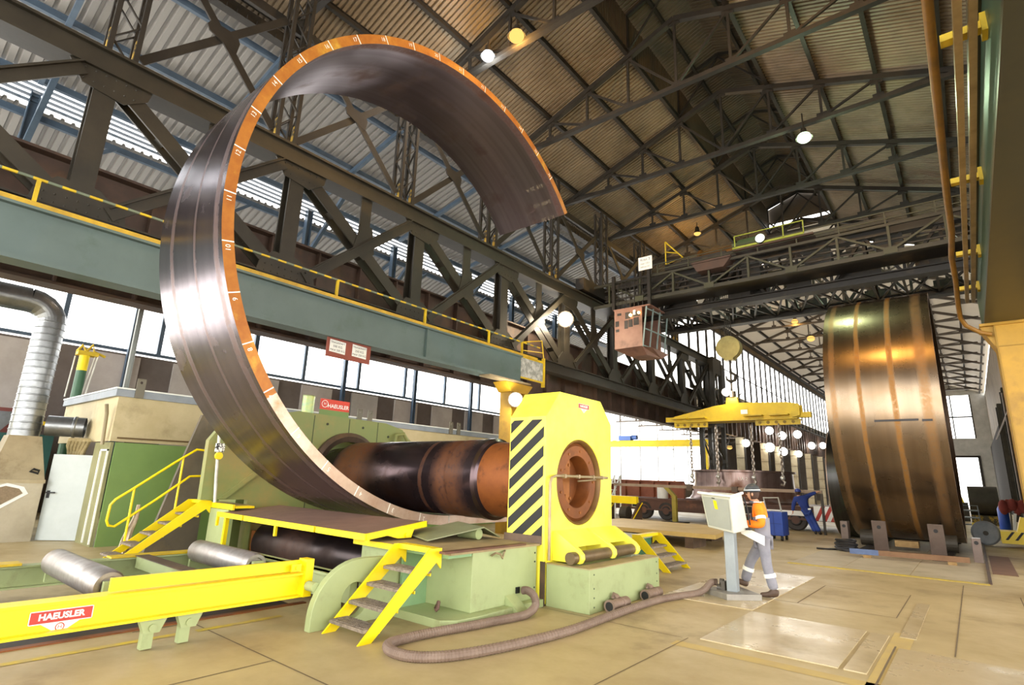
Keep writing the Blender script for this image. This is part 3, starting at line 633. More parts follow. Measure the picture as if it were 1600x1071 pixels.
for y in (2.38, 2.72):
    b = MB().prism([(y - .13, .31), (y + .13, .31), (y + .07, .17), (y - .07, .17)], 'x', -6.52, -6.44); b.cyl((-6.44, y, .22), (-6.42, y, .22), .035, 14).box(-6.6, -6.52, y - .05, y + .05, .01, .3); b.build('foot_bracket', grn, t)
badge(t, (-6.432, 1.62, .45), (0, 1, 0), (0, 0, 1), .46)
bare = mat('bare_roller_steel', '#a9a4a0', '#8d857f', 3, .35, .7, dirt='#7a6a58', dscale=2, rough2=.5)
for y, x0, x1, lab in ((2.2, -9.5, -7.3, 'bare steel conveyor roller close to the maker plate'), (4.0, -9.6, -7.7, 'bare steel conveyor roller next to the green gutter')):
    r = thing('conveyor_roller', lab, 'roller', (-8.1, y, .3), 'conveyor rollers')
    MB().lathe([(0, x0), (.14, x0), (.16, x0 + .04), (.16, x1 - .04), (.14, x1), (.1, x1), (.1, x1 - .03), (0, x1 - .03)], (0, y, .5), (1, 0, 0), 40).build('roller_tube', bare, r, smooth=30)
    for x in (x0 - .06, x1 + .04): MB().box(x - .03, x + .03, y - .07, y + .07, .25, .56).build('bearing_block', grn, r)
MB().box(-9.6, -7.42, -12, 4.4, 0.0, .01).build('pit_cover', mat('dark_pit_steel', '#3a3029', '#2c251f', 2, .6, .2), struct(MB().box(-7.42, -7.33, -2.5, 4.6, 0, .015).build('trim_6', rust))).name = 'pit_cover'
# ---------------------------------------------------------------- riveted lattice girder along the hall
GX = -13.0
t = thing('lattice_girder', 'long dark riveted lattice girder carrying the crane rail above the green beam', 'girder', (GX - .25, 15, 6.2))
PY = [-2.25 + 4.35 * i for i in range(10)]
b = MB(); b.ibeam((GX - .2, -4, 10.02), (GX - .2, 37, 10.02), .5, .52, .05, .3); b.bar((GX - .2, -4, 9.74), (GX - .2, 37, 9.74), .62, .05); b.build('top_chord', girdm, t)
b = MB().box(GX - .26, GX - .14, -4, 37, 10.28, 10.42); b.build('crane_rail', dark, t)
b = MB(); b.ibeam((GX - .2, -4, 6.35), (GX - .2, 37, 6.35), .5, .46, .04, .3); b.build('bottom_chord', girdm, t)
def rivets(mb, y0, y1, z0, z1, ny, nz, x):
    for i in range(ny):
        for j in range(nz): mb.sphere((x, y0 + (y1 - y0) * i / max(1, ny - 1), z0 + (z1 - z0) * j / max(1, nz - 1)), .022, 6, 4)
for i, y in enumerate(PY):
    b = MB().box(GX - .05, GX, y - .2, y + .2, 6.5, 9.8).box(GX - .38, GX - .33, y - .2, y + .2, 6.5, 9.8).box(GX - .34, GX - .04, y - .02, y + .02, 6.5, 9.8); b.build('post', girdm, t)
    g = MB().prism([(y - .75, 6.52), (y + .85, 6.52), (y + .8, 6.75), (y + .3, 7.15), (y - .4, 7.15), (y - .7, 6.8)], 'x', GX + .002, GX + .03); g.build('gusset_plate', girdm, t); g = MB(); g.prism([(y - .7, 9.75), (y + .8, 9.75), (y + .75, 9.5), (y + .35, 9.2), (y - .4, 9.3)], 'x', GX + .002, GX + .03)
    if i < 5: q = MB(); rivets(q, y - .55, y + .7, 6.6, 6.95, 8, 3, GX + .03); q.build('rivet', girdm, t); rivets(g, y - .4, y + .5, 9.4, 9.65, 6, 2, GX + .03)
    g.build('gusset_plate', girdm, t)
    if i < len(PY) - 1:
        y2 = PY[i + 1]
        b = MB()
        for x in (GX - .03, GX - .36): b.bar((x, y + .35, 9.55), (x, y2 - .3, 6.75), .05, .34, (0, 1, 0))
        for s in (.2, .5, .8): b.bar((GX - .19, y + .35 + (3.7) * s, 9.55 - 2.8 * s - .1), (GX - .19, y + .35 + 3.7 * s + .16, 9.55 - 2.8 * s - .22), .3, .04, (0, 1, 0))
        b.build('heavy_diagonal', girdm, t)
        b = MB().bar((GX + .055, y + .5, 6.7), (GX + .055, y2 - .45, 9.6), .05, .3, (0, 1, 0)); b.bar((GX + .1, y + .5, 6.82), (GX + .1, y2 - .45, 9.72), .1, .03, (0, 1, 0)); b.build('counter_diagonal', girdm, t)
        ym = (y + y2) / 2; b = MB().box(GX - .05, GX, ym - .14, ym + .22, 8.2, 9.8).prism([(ym - .3, 8.0), (ym + .1, 7.8), (ym + .45, 8.1), (ym + .3, 8.9), (ym - .1, 8.9)], 'x', GX, GX + .02); b.build('hanger', girdm, t)
# plate girder behind it
t = thing('plate_girder', 'dark brown plate girder with upright ribs behind the lattice girder', 'girder', (-14.4, 12, 4.9))
MB().box(-14.45, -14.35, -4, 38, 5.35, 8.1).build('web_plate', brownst, t)
b = MB()
for z in (5.35, 8.1): b.box(-14.6, -14.1, -4, 38, z - .03, z + .03)
b.build('flange', brownst, t)
for i in range(29): MB().box(-14.35, -14.14, -3.6 + i * 1.45, -3.55 + i * 1.45, 5.38, 8.07).build('rib', brownst, t)

# portal column and the lattice columns that stand on the girder
def lattice_post(mb, x, y, z0, z1, wx, wy, s=.09, step=.8, br=.05):
    for i in (-1, 1):
        for j in (-1, 1): mb.box(x + i * wx / 2 - s / 2, x + i * wx / 2 + s / 2, y + j * wy / 2 - s / 2, y + j * wy / 2 + s / 2, z0, z1)
    n = max(1, int((z1 - z0) / step))
    for k in range(n):
        a, c = z0 + (z1 - z0) * k / n, z0 + (z1 - z0) * (k + 1) / n; f = 1 if k % 2 else -1
        for j in (-1, 1): mb.bar((x - f * wx / 2, y + j * wy / 2, a), (x + f * wx / 2, y + j * wy / 2, c), .03, br, (0, 1, 0))
        for i in (-1, 1): mb.bar((x + i * wx / 2, y - f * wy / 2, a), (x + i * wx / 2, y + f * wy / 2, c), .03, br, (1, 0, 0))
t = thing('portal_column', 'massive dark lattice column where the lattice girder ends behind the yellow lifting beam', 'column', (-13.2, 37.6, 0))
b = MB(); lattice_post(b, -13.2, 37.6, 0, 10, .9, 1.6, .26, 1.5, .12); b.build('lattice_shaft', girdm, t); b = MB().box(-13.75, -12.65, 36.7, 38.6, 5.6, 6.6).box(-13.75, -12.65, 36.8, 38.5, 9.2, 10.3); b.build('cap', girdm, t)
b = MB().box(-13.8, -12.6, 36.6, 38.7, 0, .25); b.build('foot_plate', girdm, t)
CY = [2.3, 6.15, 10.4, 14.7, 19.0, 23.5, 28, 32.5]
CN = ['close to the ceiling corner', 'behind the upper rim of the curled plate', 'under the arch of the curled plate', 'behind the free end of the curled plate', 'just past the free end of the curled plate', 'above the crane cab', 'past the crane', 'last before the portal column']
stripe = mat('worn_hazard_stripe', '#a5852a', '#3a3326', 3.2, .6, lo=.46, hi=.52, stretch=(1, 1, 1))
c0 = None
for y, nm in zip(CY, CN):
    lab = 'dark lattice column with hazard striped base on the girder, ' + nm
    if c0 is None:
        c0 = thing('lattice_column', lab, 'column', (-13.35, y, 10.3), 'lattice columns on the girder')
        b = MB(); lattice_post(b, -13.6, y, 10.3, 15.6, .4, .5, .1, .55); b.build('lattice_shaft', darker, c0)
        b = MB()
        for j in (-1, 1): b.box(-13.52, -13.4, y + j * .25 - .06, y + j * .25 + .06, 10.4, 11.1)
        b.box(-13.52, -13.4, y - .3, y + .3, 10.3, 10.46); b.build('striped_base', stripe, c0)
    else: dup(c0, (0, y - CY[0], 0), lab)
x0_ = None
for i, (ya, yb) in enumerate(zip(CY, CY[1:])):
    lab = 'dark steel cross brace between columns, %s along the lattice girder' % NTH[i]
    if x0_ is None or True:
        t = thing('cross_brace', lab, 'brace', (-13.6, (ya + yb) / 2, 12.9), 'cross braces above the girder'); ym = (ya + yb) / 2
        for (a, za), (c, zc) in (((ya + .37, 10.75), (yb - .37, 14.3)), ((ya + .37, 14.3), (yb - .37, 10.75))): MB().bar((-13.55 + (.06 if za > zc else 0), a, za), (-13.55 + (.06 if za > zc else 0), c, zc), .05, .2, (0, 1, 0)).build('diagonal', darker, t)
        MB().prism([(ym - .35, 12.5), (ym + .35, 12.25), (ym + .4, 12.6), (ym + .3, 12.8), (ym - .35, 12.8), (ym - .42, 12.65)], 'x', -13.5, -13.46).build('gusset_plate', darker, t)
b = MB().bar((-13.98, -4, 14.6), (-13.98, 38, 14.6), .12, .3); tag(b.build('wind_girder', darker, None, loc=(-13.6, 0, 14.6)), 'dark steel rail joining the tops of the cross braces', 'girder')
# blue steel frames of the aisle roof
b0 = None
BY = [1.9, 6.9, 11.9, 16.9, 21.9, 26.9, 31.9]
for i, y in enumerate(BY):
    lab = 'blue steel roof frame seen through the lattice girder, %s in the row' % NTH[i]
    if b0 is None:
        b0 = thing('aisle_portal', lab, 'steel frame', (-22.4, y, 8), 'blue aisle frames')
        MB().ibeam((-25.75, y, 0), (-25.75, y, 11.6), .2, .2, .02, .02, (0, 1, 0)).build('post', bluest, b0); MB().ibeam((-22.4, y, 10.6), (-22.4, y, 13.6), .26, .26, .03, .03, (0, 1, 0)).bar((-22.4, y, 10.7), (-25.7, y, 10.7), .12, .16).build('strut', bluest, b0)
        MB().bar((-22.02, y, 13.84), (-15.9, y, 15.24), .14, .2).build('rafter', bluest, b0); MB().bar((-25.7, y, 11.55), (-22.5, y, 12.72), .14, .2).build('rafter', bluest, b0)
        MB().bar((-22.2, y, 11.2), (-19.2, y + .2, 14.3), .16, .16).build('brace', bluest, b0); MB().bar((-22.6, y, 11.0), (-24.5, y, 11.8), .12, .12).build('brace', bluest, b0)
        MB().bar((-22.4, y + .2, 10.8), (-22.4, y + 2.4, 12.8), .12, .12, (1, 0, 0)).build('brace', bluest, b0)
    else: dup(b0, (0, y - BY[0], 0), lab)
for x, z, nm in ((-16.6, 15.35, 'under the eave'), (-19.4, 14.72, 'halfway down the upper aisle roof'), (-22.2, 14.03, 'along the louvres'), (-22.75, 12.95, 'just under the louvres'), (-24.4, 12.38, 'halfway down the lower aisle roof'), (-25.85, 11.85, 'at the outer aisle wall')):
    tag(MB().bar((x, -14, z), (x, 40, z), .14, .22).build('aisle_purlin', bluest, None, loc=(x, 0, z)), 'long blue steel purlin ' + nm, 'purlin', 'blue aisle purlins')

# ---------------------------------------------------------------- green runway beam with walkway rail
BX = -12.0
t = thing('runway_beam', 'long grey green runway beam with a yellow rail along its top', 'runway beam', (BX, 7, 5.05))
MB().box(BX - .03, BX, -3, 15.0, 5.1, 6.0).build('web_plate', beamg, t)
b = MB().box(BX - .3, BX + .16, -3, 15.0, 5.03, 5.1).box(BX - .3, BX + .12, -3, 15.0, 5.98, 6.03); b.build('flange', beamg, t)
MB().box(BX, BX + .1, 10.45, 10.5, 5.1, 6.0).box(BX + .002, BX + .02, 10.5, 15.0, 5.1, 6.0).build('end_panel', beamg, t)
kb = MB().box(BX + .0, BX + .1, -3, 15.9, 6.03, 6.12); kb.build('kerb_rail', mat('kerb_yellow', '#c9a52a', '#a8862a', 3, .5), t)
b = MB()
b.box(BX - .02, BX + .04, 15.0, 16.4, 6.0, 6.08).box(BX - .02, BX + .04, 15.0, 16.4, 5.24, 5.3).box(BX - .05, BX + .07, 16.34, 16.42, 5.1, 6.2); b.build('end_frame', ylwd, t)
MB().box(BX + .0, BX + .02, 15.02, 16.34, 5.3, 6.0).build('end_panel', mat('grey_panel', '#c3c4c0', '#8f918c', 5, .5, lo=.4, hi=.55), t)
b = MB().box(BX - .1, BX + .35, 13.0, 15.2, 4.98, 5.03); b.build('bearing_strip', pipem, t)
hr = thing('walkway_handrail', 'low handrail with yellow dashes on top of the green beam', 'handrail', (BX, 7, 6.03))
hz = 6.55
dash = ylwd; gr2 = mat('rail_grey_green', '#6f7a66', '#626d5b', 2, .5)
b = MB()
for i in range(94): b.m(i % 2).bar((BX + .05, -3 + i * .203, hz), (BX + .05, -2.797 + i * .203, hz), .035, .042)
b.build('top_rail', [gr2, dash], hr)
for y in (-1.65, 1.35, 4.35, 7.35, 10.35, 13.2, 15.0): MB().box(BX + .02, BX + .08, y - .03, y + .03, 6.03, hz).build('rail_post', ylwd, hr)
b = MB().tube([(BX + .05, 15.0, hz), (BX + .05, 16.2, 6.85), (BX + .05, 16.35, 6.1)], .025, 6).tube([(BX + .05, 15.0, 6.25), (BX + .05, 16.3, 6.4)], .02, 6); b.build('end_rail', ylwd, hr)
t = thing('beam_post', 'ochre yellow steel post under the end of the green beam', 'post', (BX - .1, 14.7, 0))
MB().ibeam((BX - .1, 14.75, 0), (BX - .1, 14.75, 4.7), .5, .75, .04, .05, (0, 1, 0)).build('shaft', yelo, t)
MB().prism([(14.0, 4.97), (15.5, 4.97), (15.2, 4.65), (14.3, 4.65)], 'x', BX - .38, BX + .2).build('head_plate', yelo, t)
# red board with two white notices under the beam
t = thing('notice_board', 'red brown board with two white notices hung under the green beam', 'sign board', (BX + .05, 7.9, 4.6))
MB().box(BX + .02, BX + .06, 7.25, 8.55, 4.55, 5.03).build('board', mat('red_brown_board', '#8f4638', '#83402f', 2, .6), t)
for y0, y1, l3 in ((7.32, 7.78, ('TRAGKRAFT', '500 KG', 'MAX 500 KG')), (7.98, 8.42, ('TRAGKRAFT', '250 KG', 'MAX 250 KG'))):
    p = MB().add([(BX + .064, y0, 4.68), (BX + .064, y1, 4.66), (BX + .064, y1, 4.97), (BX + .064, y0, 4.99)], [(0, 1, 2, 3)]).build('notice', white, t)
    b = MB()
    for i, s in enumerate(l3): b.text(s, (BX + .064, (y0 + y1) / 2, 4.92 - i * .095), (0, 1, 0), (0, 0, 1), .075 if i != 1 else .085, .004)
    b.build('lettering', black, p)

# ---------------------------------------------------------------- runway on the other side: beam, post, conductor rails
t = thing('runway_beam', 'dark green runway beam above the conductor rails on an ochre post', 'runway beam', (.8, 8, 5.05))
MB().box(.6, .63, 1, 15.4, 5.1, 6.0).build('web_plate', mat('dark_green_paint', '#35523f', '#2d4737', 1, .4), t)
b = MB().box(.58, 1.15, 1, 15.4, 5.03, 5.1).box(.5, 1.1, 1, 15.4, 5.98, 6.03); b.build('flange', mat('shaded_olive_flange', '#2c2d23', '#353324', 1.5, .4, .2, dirt='#26261c'), t)  # flange colour darkened to stand in for weak light beneath the beam
t = thing('beam_post', 'ochre yellow box post under the dark green beam', 'post', (.95, 14.2, 0))
MB().box(.71, 1.3, 13.85, 14.55, 0, 5.0).build('shaft', yelo, t, bevel=.01)
MB().prism([(.5, 4.98), (.72, 4.98), (.72, 4.5)], 'y', 13.9, 14.4).box(.5, 1.35, 13.8, 14.6, 4.98, 5.03).build('head_plate', yelo, t)
MB().box(.705, .73, 13.83, 13.85, 0, 5.0).box(.7, 1.3, 13.84, 13.86, 4.55, 4.57).build('weld_strip', mat('dark_ochre', '#8d6d18', None), t)
rl = mat('conductor_rail', '#b09a78', '#8f7b5c', 2, .35, .5)
for x, lab in ((.395, 'pale brown conductor rail, the one with the yellow pipe beside it'), (.495, 'pale brown conductor rail, the one beside the dark green beam')):
    t = thing('conductor_rail', lab, 'rail', (x, 8, 5.6), 'conductor rails'); MB().sect((x, 1, 5.65), (x, 14.3, 5.65), [(-.03, -.04), (.03, -.04), (.03, .04), (.012, .04), (.012, -.01), (-.012, -.01), (-.012, .04), (-.03, .04)]).build('rail_body', rl, t)
t = None
for i, y in enumerate((2.6, 5.6, 8.6, 11.5, 13.6)):
    lab = 'yellow bracket arm holding the conductor rails, %s along the dark green beam' % NTH[i]
    if t is None:
        t = thing('rail_bracket', lab, 'bracket', (.45, y, 5.7), 'conductor rail brackets'); MB().bar((.28, y, 5.74), (.6, y, 5.74), .1, .07).build('arm', ylwd, t); MB().box(.56, .6, y - .08, y + .08, 5.65, 5.83).build('foot', ylwd, t)
    else: dup(t, (0, y - 2.6, 0), lab)
pth = [(.215, 1, 5.7), (.215, 4, 5.7), (.22, 7.0, 5.69), (.225, 8.8, 5.66), (.24, 10, 5.6), (.21, 11.2, 5.62), (.235, 12.4, 5.58), (.225, 13.2, 5.3), (.23, 13.6, 5.15), (.3, 13.7, 5.0), (.5, 13.78, 4.85), (.66, 13.8, 4.8)]
b = MB().tube(pth, .042, 10); tag(b.build('cable_conduit', mat('ochre_conduit', '#8d6219', '#6a4a1a', 1.5, .5), None, loc=(.22, 8, 5.6), smooth=50), 'ochre cable conduit sagging beside the conductor rails', 'conduit')
# ---------------------------------------------------------------- overhead travelling crane
cr_d = mat('crane_steel', '#26221d', '#1f1b17', 2, .5, .2, dirt='#5a4a36', dscale=.9)
cr_g = mat('crane_green', '#3c3d28', '#333423', 2, .5)
t = thing('overhead_crane', 'dark overhead travelling crane bridging the hall above the big rolled ring', 'crane', (-6, 23.5, 10.4))
XA, XB = -12.8, 2.0
# walkway girder on this side
b = MB().box(XA, XB, 21.4, 21.6, 9.6, 9.75).box(XA, XB, 21.45, 21.55, 10.66, 10.76); b.build('walkway_girder', mat('crane_olive', '#312f22', '#29271d', 1.5, .5), t)
b = MB().box(XA, XB, 21.6, 22.8, 9.66, 9.7); b.build('walkway_deck', cr_d, t)
xs = [-12.0 + 1.55 * i for i in range(10)]
for i, x in enumerate(xs):
    MB().box(x - .04, x + .04, 21.46, 21.54, 9.7, 10.7).build('walkway_post', cr_g, t)
    if i < 9:
        (za, zb) = (9.75, 10.66) if i % 2 else (10.66, 9.75)
        MB().bar((x, 21.5, za), (x + 1.55, 21.5, zb), .05, .07, (0, 0, 1)).build('walkway_brace', cr_g, t)
    if i % 2: MB().box(x - .2, x + .2, 21.37, 21.398, 9.62, 9.85).build('node_plate', cr_g, t)
b = MB()
for z in (11.2, 11.45): b.bar((XA + 3.2, 21.5, z - .25), (XB, 21.5, z - .25), .035, .035)
b.build('guard_rail', cr_g, t)
for i in range(9): MB().box(-9.6 + i * 1.4 - .02, -9.6 + i * 1.4 + .02, 21.48, 21.52, 10.7, 11.22).build('guard_post', cr_g, t)
# two main lattice girders
for yy, nm in ((22.9, 'main_girder'), (26.0, 'main_girder')):
    g = MB().ibeam((XA, yy, 12.0 - .9), (XB, yy, 12.0 - .9), .5, .4, .05, .2); m = g.build(nm, cr_d, t)
    zb = 9.35 if yy > 25 else 9.3
    MB().ibeam((XA + 1.6, yy, zb), (XB - .6, yy, zb), .45, .3, .05, .2).build('lower_chord', cr_d, m)
    n = 11
    for i in range(n + 1):
        x = XA + 1.6 + i * (XB - XA - 2.2) / n; b = MB().bar((x, yy, zb), (x, yy, 11.0), .1, .1)
        if i % 2 == 0: b.box(x - .45, x + .45, yy - .04, yy + .04, zb, zb + .5)
        b.build('web_post', cr_d, m)
    b = MB()
    for i in range(n):
        xa, xb = XA + 1.6 + i * (XB - XA - 2.2) / n, XA + 1.6 + (i + 1) * (XB - XA - 2.2) / n
        b.bar((xa, yy, zb if i % 2 else 11.0), (xb, yy, 11.0 if i % 2 else zb), .1, .13, (0, 1, 0))
    b.build('web_diagonal', cr_d, m)
b = MB()
for i in range(15):
    x = XA + 1 + i * .98; b.bar((x, 22.9, 9.3), (x + .98, 26.0, 9.35), .07, .07); b.bar((x, 26.0, 9.35), (x + .98, 22.9, 9.3), .07, .07); b.bar((x, 22.9, 9.35), (x, 26, 9.35), .08, .08)
b.build('lower_bracing', cr_d, t)
for x in (-11, -8, -5, -2, 1): MB().bar((x, 22.9, 9.4), (x, 26, 11), .07, .07).bar((x, 26, 9.4), (x, 22.9, 11), .07, .07).build('cross_frame', cr_d, t)
for x, w_ in ((-10.5, .8), (-8.4, 1.0), (-6.2, .7), (-3.9, .9), (-1.6, .8)): MB().box(x, x + w_, 22.0, 22.6, 9.7, 10.5).build('cable_box', cr_d, t)
for x, w_ in ((-10, 1.2), (-6.5, .9), (-3.0, 1.1), (-.6, .8)): MB().box(x, x + w_, 23.3, 23.9, 9.34, 10.1).build('cable_box', cr_d, t)
for z in (9.95, 10.2, 10.45): MB().bar((XA + .5, 21.62, z), (XB, 21.62, z), .05, .05).build('cable_pipe', cr_d, t)
# end carriages on the rails
b = MB().box(-13.3, -12.86, 20.6, 27.6, 10.43, 11.0); b.build('end_carriage', cr_d, t); MB().box(2.0, 2.5, 20.6, 27.6, 10.43, 11.0).build('end_carriage', cr_d, t)
for y in (21.4, 22.6, 25.8, 27.0): MB().cyl((-13.28, y, 10.72), (-12.88, y, 10.72), .28, 20).build('wheel', cr_d, t)
# trolley
tr = MB().box(-9.6, -1.2, 22.3, 23.2, 11.15, 11.4).box(-9.2, -1.4, 25.6, 26.3, 11.15, 11.4).build('trolley_frame', cr_d, t)
MB().box(-9.0, -7.0, 22.7, 26, 11.4, 11.65).build('trolley_floor', cr_d, tr)
MB().lathe([(0, -8.6), (.55, -8.6), (.55, -8.5), (.42, -8.45), (.42, -6.8), (.55, -6.75), (.55, -6.65), (0, -6.65)], (0, 24.2, 12.0), (1, 0, 0), 28).build('rope_drum', mat('orange_rust_drum', '#7d5226', '#5f3d1e', 2, .5, .3), tr, smooth=40)
MB().lathe([(0, -6.4), (.32, -6.4), (.35, -6.3), (.35, -5.6), (.3, -5.5), (0, -5.5)], (0, 22.6, 11.55), (1, 0, 0), 20).box(-6.6, -6.3, 22.3, 22.9, 11.25, 11.7).build('hoist_motor', mat('motor_green', '#47553a', '#3a4630', 2, .5), tr, smooth=40)
b = MB().tube([(-9.5, 22.2, 12.5), (-9.5, 22.2, 11.4), (-8.7, 22.2, 11.55), (-9.5, 22.2, 12.5)], .035, 6).tube([(-9.5, 22.2, 12.0), (-8.9, 22.2, 11.8)], .025, 6); b.build('guard_cage', ylwd, tr)
b = MB().box(-6.3, -3.4, 21.35, 22.3, 10.95, 11.02); b.build('service_platform', mat('brown_service_deck', '#4f3a30', '#43322a', 2, .6), t)
b = MB().bar((-6.3, 21.33, 11.05), (-3.7, 21.33, 11.05), .04, .08); 
for x in (-6.2, -4.4, -3.7): b.bar((x, 21.33, 11.05), (x, 21.33, 11.55), .04, .04)
b.bar((-6.2, 21.33, 11.55), (-3.7, 21.33, 11.55), .035, .035); b.build('platform_rail', mat('lime_rail', '#9aa53a', '#86932f', 2, .5), t)
b = MB().box(-8.0, -6.4, 21.3, 22.0, 10.75, 10.82).prism([(-8.0, 10.76), (-6.4, 10.76), (-6.7, 10.4), (-7.8, 10.4)], 'y', 21.35, 21.9); b.build('cable_tray', mat('brown_service_deck', '#4f3a30'), t)
q = MB().cyl((-5.22, 21.25, 11.2), (-5.22, 21.36, 11.2), .2, 24).build('floodlight', cr_d, t); MB().cyl((-5.22, 21.24, 11.2), (-5.22, 21.25, 11.2), .17, 24).build('lens', emis('lamp_pale_green', (.75, 1, .7, 1), 1.0), q)
# operator cab
cabm = mat('cab_paint', '#8e6a5c', '#7d5a4c', 1.5, .55, 0, dirt='#5e4338', dscale=1.2, dlo=.55, dhi=.7)
cb = MB().prism([(-11.65, 7.52), (-10.3, 7.52), (-10.3, 9.3), (-11.65, 9.3)], 'y', 21.3, 21.36).build('operator_cab', cabm, t)
b = MB().box(-11.65, -11.6, 21.36, 23.2, 7.52, 9.3).box(-11.65, -10.3, 23.15, 23.2, 7.52, 9.3); b.add([(-11.65, 21.3, 7.5), (-10.3, 21.3, 7.5), (-9.95, 21.5, 7.45), (-9.95, 23.2, 7.45), (-11.65, 23.2, 7.5), (-11.2, 21.9, 7.25), (-10.4, 21.9, 7.25), (-10.2, 23, 7.25), (-11.2, 23, 7.25)], [(0, 1, 6, 5), (1, 2, 7, 6), (2, 3, 7), (3, 4, 8, 7), (4, 0, 5, 8), (5, 6, 7, 8)])
b.box(-11.68, -9.9, 21.28, 23.22, 9.3, 9.36); b.build('cab_shell', cabm, cb)
b = MB()
gx = lambda z: -10.3 + .12 * (z - 7.5)
for z in (7.55, 8.3, 9.2): b.bar((gx(z), 21.33, z), (gx(z) + .15, 23.2, z), .05, .05)
for y in (21.33, 21.9, 22.5, 23.18): b.bar((gx(7.5) + .15 * (y - 21.33) / 1.87, y, 7.5), (gx(9.3) + .15 * (y - 21.33) / 1.87, y, 9.3), .05, .05, (0, 1, 0))
b.build('window_frame', mat('pale_blue_frame', '#8fa3a3', '#7d9191', 2, .5), cb)
b = MB().add([(gx(7.6), 21.36, 7.6), (gx(7.6) + .15, 23.15, 7.6), (gx(9.2) + .15, 23.15, 9.2), (gx(9.2), 21.36, 9.2)], [(0, 1, 2, 3)]); b.build('window_pane', glz, cb)
for x0, x1, z0, z1 in ((-11.5, -11.3, 9.05, 9.16), (-11.6, -11.42, 8.55, 8.8), (-11.58, -11.42, 8.3, 8.42), (-11.1, -10.85, 8.85, 9.15), (-10.8, -10.4, 8.9, 9.12), (-11.15, -10.98, 8.4, 8.78), (-10.95, -10.75, 8.45, 8.8), (-10.7, -10.45, 8.5, 8.85)): MB().box(x0, x1, 21.285, 21.3, z0, z1).build('cab_window', mat('dim_glass', '#4d4a48', '#3d3c3c', 3, .15), cb)
b = MB().sphere((-10.82, 21.24, 8.98), .07, 12, 8).sphere((-10.42, 21.24, 9.03), .06, 12, 8); b.build('cab_lamp', emis('cab_lamp_amber', (1, .55, .15, 1), 6), cb)
b = MB().box(-10.72, -10.6, 21.28, 21.29, 8.98, 9.2); b.build('paper_notice', white, cb)
for x in (-11.7, -9.95): MB().box(x - .07, x + .07, 21.3, 21.44, 9.36, 11.0).build('hanger', cr_d, cb)
b = MB()
for i in range(7): b.bar((-11.5 + i * .2, 21.4, 9.4), (-11.5 + i * .2, 21.4, 10.7), .03, .03)
for z in (9.9, 10.4, 10.7): b.bar((-11.7, 21.4, z), (-9.95, 21.4, z), .04, .04)
b.build('ladder_cage', cr_d, cb)
sg = MB().box(-10.4, -9.75, 21.28, 21.3, 10.98, 11.6).build('load_sign', white, t)
b = MB().text('Kran 3', (-10.07, 21.28, 11.46), (1, 0, 0), (0, 0, 1), .17, .004).text('max 125 t', (-10.07, 21.28, 11.28), (1, 0, 0), (0, 0, 1), .11, .004).text('Hilfshub 20 t', (-10.07, 21.28, 11.12), (1, 0, 0), (0, 0, 1), .09, .004); b.build('lettering', mat('sign_blue', '#2a3550'), sg)
for x in (-10.35, -9.8): MB().box(x - .02, x + .02, 21.3, 21.34, 10.7, 11.0).build('sign_leg', cr_d, t)

# hook block hanging from the crane, and the ropes
ropem = mat('wire_rope', '#4a443a', '#3b362e', 9, .5, .4)
t = thing('hook_block', 'round yellowish hook block hanging under the overhead crane', 'hook block', (-7.64, 24.4, 6.2))
MB().cyl((-7.64, 24.2, 7.72), (-7.64, 24.6, 7.72), .52, 36).box(-7.84, -7.44, 24.22, 24.58, 7.15, 8.15).build('sheave_housing', mat('dusty_yellow_block', '#b8ab6a', '#a0945a', 3, .6), t, smooth=40)
b = MB().tube([(-7.64 + a, 24.4, 6.2 + c) for a, c in ((0, 1.0), (0, .6), (.02, .42), (.2, .28), (.16, .06), (-.02, 0), (-.18, .12), (-.2, .28))], [.05, .05, .06, .07, .075, .07, .05, .03], 10); b.build('hook', dark, t, smooth=50)
b = MB()
for dx in (-.12, -.04, .04, .12): b.cyl((-7.64 + dx, 24.4, 8.1), (-7.64 + dx, 24.4, 11.39), .016, 6)
b.build('wire_rope', ropem, t)
# ---------------------------------------------------------------- far stand of the bending machine
t = thing('roll_stand', 'tall stained green machine stand that carries the far end of the top roll', 'machine stand', (-11.9, 7.5, 0))
ST = [(5.66, 0), (10.0, 0), (10.05, 2.2), (9.9, 2.62), (9.55, 2.92), (9.0, 3.04), (6.55, 3.08), (6.2, 3.0), (4.85, 2.5), (4.72, 2.3), (4.74, 1.16), (5.66, 1.16)]
MB().holed(ST, (7.92, 1.75), .74, 'x', -11.75, -11.6, 64).build('front_plate', grnd, t, smooth=30)
MB().prism([(5.7, 0), (9.95, 0), (9.95, 2.2), (9.5, 2.85), (6.5, 3.0), (5.7, 2.75)], 'x', -13.0, -12.2).build('rear_box', grnd, t)
b = MB()
for y in (6.95, 7.9, 8.75): b.box(-11.602, -11.592, y - .008, y + .008, 2.55 if y == 7.9 else .6, 3.03)
b.box(-11.602, -11.592, 5.2, 9.95, 2.04, 2.052) if 0 else None
b.build('panel_seam', mat('dark_seam', '#3f4a30', None), t)
b = MB().add([(-11.6, 5.9, 1.02), (-11.6, 6.1, 1.02), (-11.6, 5.1, 2.5), (-11.6, 4.85, 2.5)], [(0, 1, 2, 3)])
b = MB().prism([(5.05, 1.18), (5.17, 1.18), (6.4, 2.2), (6.3, 2.25)], 'x', -11.59, -11.5); b.build('stiffener', grnd, t)
b = MB()
for y in (6.0, 7.3, 8.3, 9.1): 
    for z in ((2.7, 2.2) if abs(y - 7.92) > .9 else (2.86,)): b.cyl((-11.6, y, z), (-11.585, y, z), .03, 10)
b.build('bolt', mat('dark_bolt', '#2f3522', None), t)
